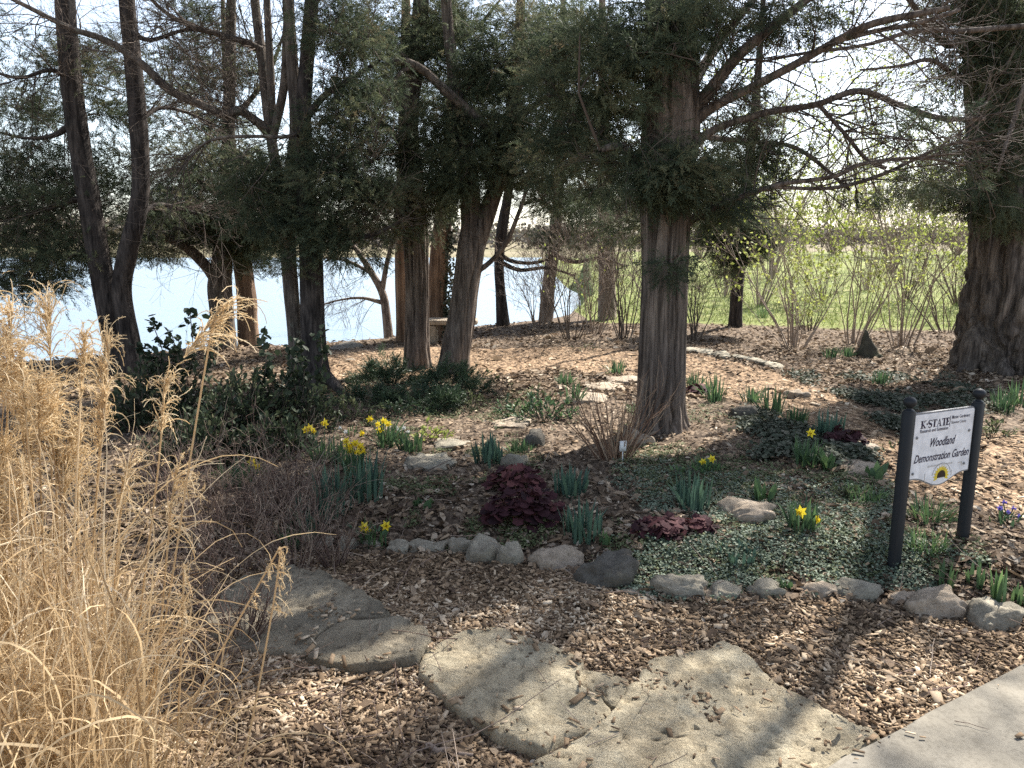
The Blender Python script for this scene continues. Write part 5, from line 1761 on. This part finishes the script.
# leafy mounds and low evergreens
def mound(name, px, py, wpx, hpx, mat, label, n=260, size=0.035, cat='plant', group='low leafy plants', tmpl=None, deep=0.7, fill=0.25):
    g = G(px, py)
    sc = math.hypot(g[1], CAMZ) / FPX
    W, H = wpx * sc / 2, hpx * sc
    c = g + np.array([0, W * deep * 0.7, 0])
    o = thing(name, g, label, cat, group)
    # stems first, leaves sit on them
    ns = max(10, n // 12)
    a = rng.uniform(0, 2 * math.pi, ns)
    r = np.sqrt(rng.random(ns))
    z = np.sqrt(np.clip(1 - r * r, 0, 1)) * rng.uniform(fill, 1.08, ns)
    tip = c + np.stack([r * np.cos(a) * W, r * np.sin(a) * W * deep, 0.03 + z * H], -1)
    st = c + np.stack([0.3 * r * np.cos(a) * W, 0.3 * r * np.sin(a) * W * deep, 0 * r], -1)
    mid = st * 0.4 + tip * 0.6 + rng.normal(0, 0.03, (ns, 3)) - np.array([0, 0, 0.1]) * (H * 0.5)
    P = np.stack([st, st * .5 + mid * .5, mid, (mid + tip) / 2, tip], 1)
    mb = MB()
    mb.tubes(P, np.full((ns, 5), 0.003), 4, rng.uniform(0.1, 0.5, ns))
    mb.build('stems', M['twig'], o)
    k = max(4, n // ns)
    ci = np.repeat(np.arange(ns), k)
    tt = rng.beta(2.2, 1.0, len(ci)) * 3.999 
    i0 = np.minimum(tt.astype(int), 3)
    p = P[ci, i0] + (P[ci, i0 + 1] - P[ci, i0]) * (tt - i0)[:, None]
    ax = rng.normal(size=(len(ci), 3)) * 0.6 + (tip - st)[ci] / (np.linalg.norm(tip - st, axis=1)[ci][:, None] + 1e-6)
    t = np.clip(rng.normal(0.45, 0.14, ns)[ci] + rng.normal(0, 0.16, len(ci)), 0, 1)
    mb = MB()
    if tmpl == 'spray':
        add_sprays(mb, p, ax + np.array([0, 0, -0.1]), rng.uniform(0.7, 1.4, len(ci)) * size, t)
    else:
        s = rng.uniform(0.7, 1.35, len(ci)) * size
        mb.inst(leafV * np.array([1, .8, 1]), leafF, p + ax * size * 0.4, up_rot(ax, 0.6), np.stack([s, s, s * 0.8], -1), t, rng.uniform(-.08, .08, 3))
    mb.build('leaves', M[mat], o)
    return o

LJ = 'low spreading evergreens'
for a in [
    (388, 388, 78, 27, 'dark spreading yew between the twin trunks and the twin-ribbed cedar', 520), (452, 398, 74, 27, 'dark spreading yew at the foot of the leaning cedar', 520), (428, 412, 74, 20, 'low yew lying in front of the two taller ones', 380),
    (368, 408, 60, 14, 'flat dark yew sprawling by the flared root', 220)]:
    mound('spreading_yew', *a[:4], 'yew', a[4], n=int(a[5] * 0.85), size=0.13, cat='shrub', group=LJ, tmpl='spray')
for a in [
    (545, 424, 74, 26, 'blade', 'wide bright green leafy patch above the flat tan stone', 420, 0.04), (512, 420, 44, 16, 'blade', 'green leafy patch left of the wide bright one', 180, 0.035),
    (432, 442, 40, 22, 'bud', 'yellow-green leafy mound uphill of the flat stepping slabs', 170, 0.03), (352, 424, 66, 26, 'moss', 'olive leafy mound uphill of the daffodils', 320, 0.035),
    (400, 420, 60, 18, 'yew', 'dark leafy mat next to the olive mound', 260, 0.035), (300, 412, 70, 20, 'broad', 'dark leafy mat below the thin grey twin trunk', 300, 0.04),
    (470, 412, 46, 18, 'moss', 'pale leafy sprigs below the leaning cedar', 160, 0.03), (540, 402, 40, 12, 'moss', 'sparse green leaves near the sunny path', 110, 0.03),
    (690, 482, 36, 12, 'blade', 'low bright leaves among mulch in front of the fluted cedar', 70, 0.03), (205, 350, 60, 12, 'moss', 'green weeds on the bank by the forked tree', 90, 0.05),
    (475, 385, 50, 16, 'moss', 'grey-green herbs at the base of the leaning cedar', 130, 0.03), (585, 352, 34, 8, 'moss', 'few green herbs in the sunny mulch path', 50, 0.03), (190, 342, 20, 10, 'moss', 'little weeds at the water edge', 40, 0.05),
    (322, 333, 40, 8, 'blade', 'bright weeds on the bank crest under the pale leaning tree', 90, 0.045), (660, 330, 30, 8, 'moss', 'herbs at the lawn edge by the fluted cedar', 60, 0.04), (850, 500, 50, 12, 'moss', 'pale feathery plant before the flat-topped boulder', 140, 0.025), (905, 455, 40, 10, 'moss', 'low plant on the path rim behind the sign', 90, 0.03), (1000, 440, 46, 14, 'moss', 'grey-green spreading plant below the massive trunk', 160, 0.03)]:
    mound('leafy_perennial', *a[:4], a[4], a[5], n=a[6], size=a[7])

DS = 'dark broad-leaved evergreen shrubs on the bank'
def big_shrub(px, py, wpx, hpx, label, n, tall=()):
    o = mound('evergreen_shrub', px, py, wpx, hpx, 'broad', label, n=int(n * 1.6), size=0.05, cat='shrub', group=DS, deep=0.6, fill=0.1)
    g = BASE[o.name]
    if tall:
        mbs, mbl = MB(), MB()
        for (tx, ty) in tall:
            q = D(tx, ty, g[1] + 0.3)
            s = np.array([g[0] + (q[0] - g[0]) * 0.5, g[1] + 0.3, g[2] + 0.2])
            P = spline([s, (s + q) / 2 + [0.06, 0, 0.03], q], 12)
            mbs.tubes(P[None], np.full((1, 12), 0.004), 4)
            k = 60
            i = rng.integers(3, 12, k)
            p = P[i] + rng.normal(0, 0.03, (k, 3))
            mbl.inst(leafV, leafF, p, up_rot(rng.normal(size=(k, 3)), 0.6), rng.uniform(0.05, 0.085, k), rng.uniform(0, 0.4, k))
        mbs.build('shoots', M['twig'], o)
        mbl.build('shoot_leaves', M['broad'], o)
big_shrub(150, 432, 120, 66, 'dark leafy shrub with long shoots reaching up against the lake, behind the tan grass', 1500, [(152, 322), (190, 312), (214, 318), (172, 335), (140, 345)])
big_shrub(232, 440, 120, 62, 'dark leafy shrub in front of the forked tree', 1500, [(262, 335), (298, 345)])
big_shrub(288, 432, 100, 58, 'dark leafy shrub thinning out toward the twin trunks', 800, [(292, 350), (320, 335)])
big_shrub(190, 470, 130, 50, 'low dark leafy shrub nearest the dry stems', 1100)
big_shrub(262, 462, 110, 36, 'low dark leafy mat-like shrub uphill of the dry stems', 700)

# dry perennial stems in the corner by the tan grass
def dry(px, py, hpx, wpx, label, n=26, mat='drystem', name='dry_perennial', group='dry brown perennial stems', levels=2, lean=0.45, r0=0.0035, mm=3, tagat=None, cat='dry plant'):
    g = G(px, py)
    sc = math.hypot(g[1], CAMZ) / FPX
    h, w_ = hpx * sc, wpx * sc / 2
    a = rng.uniform(0, 2 * math.pi, n)
    r = np.sqrt(rng.random(n))
    st = g + np.stack([r * np.cos(a) * w_ * 0.35, r * np.sin(a) * w_ * 0.3, 0 * r], -1)
    d = np.stack([np.cos(a) * r * lean * 1.6, np.sin(a) * r * lean, np.ones(n)], -1)
    d /= np.linalg.norm(d, axis=1, keepdims=True)
    P, Rd = grow(st, d, h * rng.uniform(0.45, 1.1, n), np.full(n, r0), 7, 0.10, 0, 0.0009)
    mb = MB()
    mb.tubes(P, Rd, 4, rng.random(n))
    for _ in range(levels):
        P, Rd = branch(P, Rd, mm, (0.25, 0.6), (0.3, 0.9), 5, 0.16, 0.05, 0.25, 0.7, 0.0009)
        mb.tubes(P, Rd, 3, rng.random(len(P)))
    return tag(mb.build(name, M[mat], base=g), label, cat, group), g
for i, a in enumerate([(210, 530, 64, 120, 'dry brown stems nearest the tan grass, behind its curled tips'), (262, 520, 66, 120, 'dense dry brown stems under the dark shrubs'), (310, 530, 62, 100, 'dry brown stems mixed with blue-green leaves'),
                       (235, 575, 66, 120, 'dry purple-brown stems above the dusky slab'), (290, 575, 60, 110, 'thin dry stems leaning over the dusky slab'), (335, 565, 50, 80, 'sparse dry stems at the start of the edging'),
                       (190, 610, 60, 110, 'low dry tangle beside the curled grass blades'), (245, 640, 50, 110, 'short dry twigs on top of the dusky slab'), (205, 680, 52, 110, 'dry twigs in deep shade below the dusky slab'),
                       (290, 500, 60, 100, 'dry stems standing highest by the faint yellow blooms'), (170, 500, 60, 100, 'dry stems in front of the low dark shrub')]):
    dry(a[0], a[1], a[2], a[3], a[4], n=34, levels=2)
o, g = dry(614, 458, 74, 100, 'fan of bare red-brown stems with a white plant tag in front of the fluted cedar', n=70, mat='redstem', name='bare_stem_clump', group=None, levels=1, lean=0.5, r0=0.0042, mm=2)
mb = MB()
tg = D(623, 446, g[1] - 0.14)
mb.box(tg, (0.05, 0.004, 0.075), 0.3)
mb.tubes(np.array([[tg - [0, -.004, 0.12], tg - [0, -.004, 0.02]]]), np.full((1, 2), 0.003), 6)
tag(mb.build('plant_tag', M['tag_white'], base=tg), 'white plant tag stuck before the red-brown stems', 'plant tag')

# ------------------------------------------------------------------ shrubs with swelling buds, along the lawn
def shrub(px, py, hpx, wpx, label, n=16, y=None, buds=500, mat='twig', leaf='bud', name='budding_shrub', bsize=0.052, group='shrubs along the lawn', levels=3, curve=0.0, r0=0.014, mm=4):
    g = G(px, py) if y is None else D(px, py, y)
    g[2] = float(terrain(g[0], g[1]))
    sc = math.hypot(g[1], CAMZ) / FPX
    h, w_ = hpx * sc, wpx * sc / 2
    o = thing(name, g, label, 'shrub', group)
    a = rng.uniform(0, 2 * math.pi, n)
    r = np.sqrt(rng.random(n))
    st = g + np.stack([r * np.cos(a) * 0.16, r * np.sin(a) * 0.14, 0 * r - 0.03], -1)
    d = np.stack([np.cos(a) * r * w_ / h * 1.1 + curve, np.sin(a) * r * w_ / h * 0.8, np.ones(n)], -1)
    d /= np.linalg.norm(d, axis=1, keepdims=True)
    P, Rd = grow(st, d, h * rng.uniform(0.5, 0.95, n), rng.uniform(0.5, 1, n) * r0, 9, 0.10, 0.01, 0.003, 0.35)
    mb = MB()
    mb.tubes(P, Rd, 6, rng.uniform(0.2, 0.8, n))
    stems = mb.build('stems', M[mat], o, smooth=True)
    mb = MB()
    tips = []
    for lv in range(levels):
        P, Rd = branch(P, Rd, mm, (0.3, 0.62), (0.25, 0.8), 6, 0.13, 0.05, 0.25, 0.55, 0.0022)
        mb.tubes(P, Rd, 3, rng.uniform(0.2, 0.9, len(P)))
        tips.append(P[:, 2:].reshape(-1, 3))
        if len(P) > 900:
            P, Rd = P[:900], Rd[:900]
    mb.build('twigs', M[mat], o)
    if buds:
        q = np.concatenate(tips)
        q = q[q[:, 2] > g[2] + h * 0.12]
        p = q[rng.integers(0, len(q), buds)] + rng.normal(0, 0.02, (buds, 3))
        mb = MB()
        mb.inst(ovalV, ovalF, p, rand_rot(buds, rng.normal(size=(buds, 3))), rng.uniform(0.5, 1.4, buds) * bsize, rng.random(buds))
        mb.build('buds', M[leaf], o)
    return o
shrub(795, 347, 140, 150, 'budding yellow-green shrub with many upright stems in front of the lawn, widest of the row', 20, buds=1100, mat='paletwig', mm=3)
shrub(852, 344, 130, 110, 'budding shrub with dark leaning stems next to the pointed stone', 13, buds=700, mat='paletwig', mm=3)
shrub(902, 346, 140, 120, 'budding shrub directly behind the pointed stone', 15, buds=800, mat='paletwig', mm=3)
shrub(945, 333, 110, 110, 'bare arching shrub touching the massive trunk', 12, buds=260, curve=-0.25)
shrub(624, 338, 130, 70, 'upright bare shrub close to the fluted cedar', 16, buds=0)
shrub(572, 338, 100, 100, 'bare shrub with spreading crooked stems before the tan trunk', 10, buds=40)
shrub(540, 328, 80, 90, 'tangle of bare brush around the tan trunk on the bank', 16, buds=0, mat='paletwig')
shrub(592, 334, 110, 90, 'twiggy bare shrub in front of the wide tan trunk', 12, buds=60, mat='paletwig')
shrub(696, 340, 90, 70, 'low bare shrub behind the fluted cedar', 12, buds=60)
shrub(312, 338, 60, 60, 'thin bare shrub on the bank beside the stout twin', 8, buds=0, levels=2)
shrub(352, 334, 50, 50, 'small bare shrub on the bank under the pale leaning tree', 7, buds=0, levels=2)
shrub(808, 330, 30, 36, 'low twiggy shrublet at the foot of the lawn', 12, buds=120, levels=2)
for i, (px, py, hp, wp, y, bd, mt, lb) in enumerate([
    (760, 300, 150, 150, 19, 1300, 'paletwig', 'budding thicket behind the small drooping evergreen'), (822, 300, 105, 150, 20, 2200, 'paletwig', 'budding thicket on the lawn behind the widest shrub'), (905, 300, 165, 170, 21, 2200, 'twig', 'purplish twiggy thicket on the lawn behind the pointed stone'),
    (960, 300, 120, 150, 19, 1400, 'twig', 'purplish twiggy thicket partly behind the massive trunk'), (866, 300, 190, 200, 26, 2400, 'paletwig', 'tall pale thicket farthest out on the lawn'), (725, 300, 130, 120, 22, 1000, 'paletwig', 'pale bare thicket seen past the fluted cedar'),
    (650, 300, 90, 120, 20, 200, 'paletwig', 'pale bare brush on the lawn left of the fluted cedar'), (1035, 300, 120, 130, 22, 500, 'twig', 'bare thicket beyond the massive trunk')]):
    shrub(px, py, hp, wp, lb, 17, y, int(bd * 0.8), mt, name='lawn_thicket', bsize=0.085, group='thickets on the lawn', r0=0.018, mm=3)
# larger bare trees beyond
for i, (px, y, hp, wp, bd, lb) in enumerate([(700, 46, 80, 130, 900, 'far pale brush at the rim of the lawn past the fluted cedar'), (765, 50, 78, 130, 900, 'far pale brush at the rim of the lawn behind the drooping evergreen'), (830, 52, 84, 140, 900, 'far pale brush at the rim of the lawn behind the widest shrub'),
    (895, 48, 82, 140, 900, 'far pale brush at the rim of the lawn behind the pointed stone'), (955, 50, 84, 130, 900, 'far pale brush at the rim of the lawn just before the massive trunk'), (1030, 47, 84, 140, 600, 'far pale brush at the rim of the lawn beyond the massive trunk'), (770, 33, 230, 240, 1600, 'bare spreading tree beyond the lawn by the drooping evergreen'), (890, 36, 210, 260, 1800, 'bare budding tree beyond the lawn above the shrubs'), (560, 40, 0, 0, 0, '')]):
    if hp > 150:
        shrub(px, 290, hp, wp, lb, 7, y, bd, 'paletwig', name='bare_tree', bsize=0.12, group='bare trees beyond the lawn', levels=4, r0=0.07, mm=4)
    elif hp:
        shrub(px, 275, hp, wp, lb, 30, y, bd, 'paletwig', name='far_brush', bsize=0.16, group='brush along the rim of the lawn', levels=3, r0=0.03, mm=5)

# ------------------------------------------------------------------ the tan ornamental grass
def curls(st, d, ln, k, curl, wig):
    n = len(st)
    P = np.zeros((n, k, 3))
    P[:, 0] = st
    cur = d / np.linalg.norm(d, axis=1, keepdims=True)
    ax = rng.normal(size=(n, 3))
    ax[:, 2] *= 0.4
    ax -= (ax * cur).sum(1, keepdims=True) * cur
    ax /= np.linalg.norm(ax, axis=1, keepdims=True)
    for j in range(1, k):
        s = j / (k - 1)
        a = (curl * (s ** 1.5))[:, None]
        cur = cur * np.cos(a) + np.cross(ax, cur) * np.sin(a) + rng.normal(0, wig, (n, 3))
        cur /= np.linalg.norm(cur, axis=1, keepdims=True)
        P[:, j] = P[:, j - 1] + cur * (ln / (k - 1))[:, None]
    return P

def plume_mesh(mb, top, d, n=46, L=0.16, bend=(0.5, 0, -0.4)):
    d = np.asarray(d, float) / np.linalg.norm(d)
    s = rng.uniform(-0.16, 0.0, n)
    st = np.asarray(top) + d * s[:, None]
    ax = d * 1.0 + rng.normal(0, 0.22, (n, 3)) + np.array(bend) * rng.uniform(0.1, 0.7, (n, 1))
    P = curls(st, ax, rng.uniform(0.5, 1.1, n) * L, 12, rng.normal(0.18, 0.28, n), 0.06)
    P[..., 2] -= (np.linspace(0, 1, 12) ** 2)[None] * 0.04
    W = np.full((n, 12), 0.0014) * np.linspace(1.2, 0.6, 12)
    ribbons(mb, P, W, rng.uniform(0.2, 1, n))
    # seed tufts along the strands
    m_ = n * 8
    i, j = rng.integers(0, n, m_), rng.integers(2, 11, m_)
    q = P[i, j]
    dd = rng.normal(size=(m_, 3)) * 0.6 + (P[i, j + 0] - P[i, j - 1]) / 0.013
    mb.inst(ovalV * np.array([1, .14, 1]), ovalF, q, rand_rot(m_, dd), rng.uniform(0.014, 0.026, m_), rng.uniform(0.3, 1, m_))

def grass_clump(cx, cy_, label, nblade, stems, tallest, rad, seed):
    g = np.array([cx, cy_, float(terrain(cx, cy_))])
    o = thing('ornamental_grass', g, label, 'grass', 'dry tan ornamental grasses')
    a = rng.uniform(0, 2 * math.pi, nblade)
    r = rad * np.sqrt(rng.random(nblade))
    st = g + np.stack([r * np.cos(a), r * np.sin(a), rng.uniform(0, 0.55, nblade) * (rng.random(nblade) < 0.6)], -1)
    d = np.stack([np.cos(a) * r * 0.6, np.sin(a) * r * 0.6, np.ones(nblade)], -1) + rng.normal(0, 0.17, (nblade, 3)) * [1, 1, 0.3]
    mb = MB()
    P = curls(st, d, rng.uniform(0.3, 0.85, nblade), 16, np.abs(rng.normal(0.30, 0.42, nblade)), 0.06)
    P[..., 2] = np.maximum(P[..., 2], g[2] + 0.02)
    W = (rng.uniform(0.0014, 0.0038, nblade)[:, None]) * np.linspace(1.1, 0.25, 16)[None]
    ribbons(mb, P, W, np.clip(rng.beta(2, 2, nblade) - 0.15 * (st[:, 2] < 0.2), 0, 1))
    mb.build('blades', M['straw'], o)
    n = stems
    a = rng.uniform(0, 2 * math.pi, n)
    r = rad * 0.8 * np.sqrt(rng.random(n))
    st = g + np.stack([r * np.cos(a), r * np.sin(a), 0 * r], -1)
    ht = tallest * rng.uniform(0.62, 1.0, n)
    le = np.stack([np.cos(a), np.sin(a), 0 * a], -1) * (r / rad * 0.035)[:, None] + rng.normal(0, 0.03, (n, 3)) * [1, 1, 0]
    s = np.linspace(0, 1, 9)[None, :, None]
    P = st[:, None] + np.array([0, 0, 1.0]) * s * ht[:, None, None] + le[:, None] * (s + s * s) * ht[:, None, None]
    mb = MB()
    mb.tubes(P, np.full((n, 9), 1.0) * rng.uniform(0.0018, 0.0031, n)[:, None], 5, rng.uniform(0.3, 0.9, n))
    mb.build('stalks', M['straw'], o)
    for i in range(n):
        if i % 3 == 0 and i > n * 0.85:
            continue
        mb = MB()
        plume_mesh(mb, P[i, -1], P[i, -1] - P[i, -2], int(rng.integers(56, 96)), rng.uniform(0.10, 0.19), (rng.normal(0, 0.6), rng.normal(0, 0.6), rng.uniform(-1.0, 0.0)))
        mb.build('plume', M['plume'], o)
    return o
grass_clump(-1.52, 1.82, 'tall clump of dry tan plume grass filling the near corner, with bleached feathery heads', 2900, 95, 1.50, 0.42, 1)
o = grass_clump(-1.02, 1.48, 'lower clump of dry tan grass with curling blades beside the tall plume grass', 900, 8, 0.8, 0.22, 2)
# the single stalks that stand out from the tall clump
def stalk(pts, y, label, tip, L=0.2, n=50, r=0.0028):
    P = np.array([D(px, py, y + dy) for px, py, dy in pts])
    P = spline(P, 20)
    g = P[0].copy()
    o = thing('grass_stalk', g, label, 'grass', 'single dry grass stalks')
    mb = MB()
    mb.tubes(P[None], np.full((1, 20), r) * np.linspace(1, 0.7, 20), 6, 0.6)
    mb.build('stalk', M['straw'], o)
    mb = MB()
    plume_mesh(mb, P[-1], P[-1] - P[-3], n, L, tip)
    mb.build('plume', M['plume'], o)
stalk([(128, 800, 0), (165, 620, 0), (190, 460, 0), (212, 330, 0), (222, 305, 0)], 1.75, 'tallest single grass stalk with a curled plume, leaning up against the lake', (0.9, 0, 0.0), 0.14, 60)
stalk([(120, 790, 0), (142, 600, 0), (158, 470, 0), (165, 380, 0)], 1.85, 'upright grass stalk with a narrow plume beside the tallest one', (0.15, 0, -0.2), 0.12, 46)
stalk([(150, 760, 0), (160, 640, 0), (170, 520, 0), (176, 470, 0)], 1.8, 'grass stalk with drooping frizzy head below the upright one', (0.3, 0, -1.2), 0.13, 50)
stalk([(95, 790, 0), (110, 640, 0), (122, 500, 0), (130, 460, 0)], 1.9, 'shorter grass stalk with rounded curled head', (-0.2, 0, -1.2), 0.12, 50)
stalk([(176, 770, 0), (180, 680, 0), (183, 600, 0), (184, 565, 0)], 1.7, 'short grass stalk with small drooping tuft', (0.1, 0, -1.3), 0.07, 26)
stalk([(238, 790, 0), (258, 690, 0), (274, 600, 0), (281, 548, 0)], 1.55, 'bent-over grass stalk, upright half of the folded pair', (0.5, 0, -1.3), 0.04, 14)
stalk([(150, 790, 0), (205, 680, 0), (250, 600, 0), (280, 547, 0)], 1.57, 'slanting grass stalk meeting the bent-over one at its tip', (0.4, 0, -1.3), 0.03, 10)

# a few broken twigs on the mulch and on the concrete
def stick(px, py, dx, dy, r, label, n=8, mat='drystem', z=0.006):
    a, b = G(px, py), G(px + dx, py + dy)
    P = np.linspace(a, b, n) + rng.normal(0, min(0.012, 0.035 * np.linalg.norm(b - a)), (n, 3)) * [1, 1, 0.1]
    P[:, 2] = terrain(P[:, 0], P[:, 1]) + r + z
    if inpoly(P[:, 0], P[:, 1], CONC).any():
        P[:, 2] = 0.062 + r
    mb = MB()
    mb.tubes(P[None], np.linspace(r, r * 0.5, n)[None], 7, rng.uniform(0.2, 0.8))
    tag(mb.build('fallen_twig', M[mat], base=a, smooth=True), label, 'twig', 'twigs fallen on the path')
stick(952, 746, 34, 9, 0.0014, 'thin dark twig lying on the concrete')
stick(890, 680, 80, -28, 0.006, 'long crooked twig across the mulch near the concrete')
stick(930, 698, 44, -14, 0.008, 'thick curved twig close to the concrete edge')
stick(696, 650, 8, -28, 0.004, 'pale straight twig in the mulch behind the pitted slab', mat='paletwig')
stick(424, 752, 46, 8, 0.012, 'short broken piece of wood in the shaded mulch', mat='paletwig')
stick(318, 726, 34, 20, 0.005, 'curved pale stem lying in shaded mulch', mat='paletwig')

ground_cover()
twig_debris()
cover('silver_groundcover', 'silvery grey-green ground cover spreading over the bed', 'ground cover', M['lamium'],
      [(545, 960, 455, 605, 12500), (560, 800, 500, 600, 2500), (890, 1090, 440, 600, 3500)], 0.017, 2.3, 0.016, 6, (ovalV, ovalF), 0.2)
cover('green_groundcover', 'olive green low cover between the leaf clumps', 'ground cover', M['moss'],
      [(330, 600, 440, 560, 5500), (270, 580, 365, 460, 7500), (600, 900, 385, 500, 5000), (150, 420, 380, 500, 3500), (520, 960, 450, 600, 4500), (930, 1100, 390, 600, 3500)], 0.018, 2.2, 0.016, 6, (ovalV, ovalF), 0.24)
cover('ivy_groundcover', 'dark glossy ivy carpet along the path under the massive trunk', 'ground cover', M['ivy'],
      [(740, 1000, 362, 470, 9000), (800, 920, 385, 465, 5000)], 0.042, 1.6, 0.03, 4, (leafV, leafF), 0.42)
# lawn blades
mb = MB()
nn = 26000
px, py, p = scatter_px(nn, 560, 1290, 272, 345)
_, lw, _ = zones(p[:, 0], p[:, 1])
keep = (rng.random(nn) < lw) & (p[:, 1] < crest(p[:, 0]) + 0.5)
p = p[keep]
kk = len(p)
d = np.stack([rng.normal(0, 0.5, kk), rng.normal(0, 0.5, kk), np.ones(kk)], -1)
tv = np.array([[0, -.09, 0], [0.6, -.06, 0.05], [1, 0, .2], [0.6, .06, .05], [0, .09, 0]])
mb.inst(tv, np.array([[0, 1, 2, 3]]), p, rand_rot(kk, d), rng.uniform(0.06, 0.15, kk) * (0.6 + p[:, 1] / 30), rng.uniform(0.3, 1.0, kk))
M['lawn'] = tint_mat('lawn_grass', [(0.07, 0.095, 0.03), (0.12, 0.155, 0.045), (0.17, 0.205, 0.065), (0.25, 0.24, 0.12)], 0.6, 0.2, 0.35)
tag(mb.build('lawn_grass', M['lawn']), 'bright green lawn behind the shrubs', 'lawn', kind='stuff')
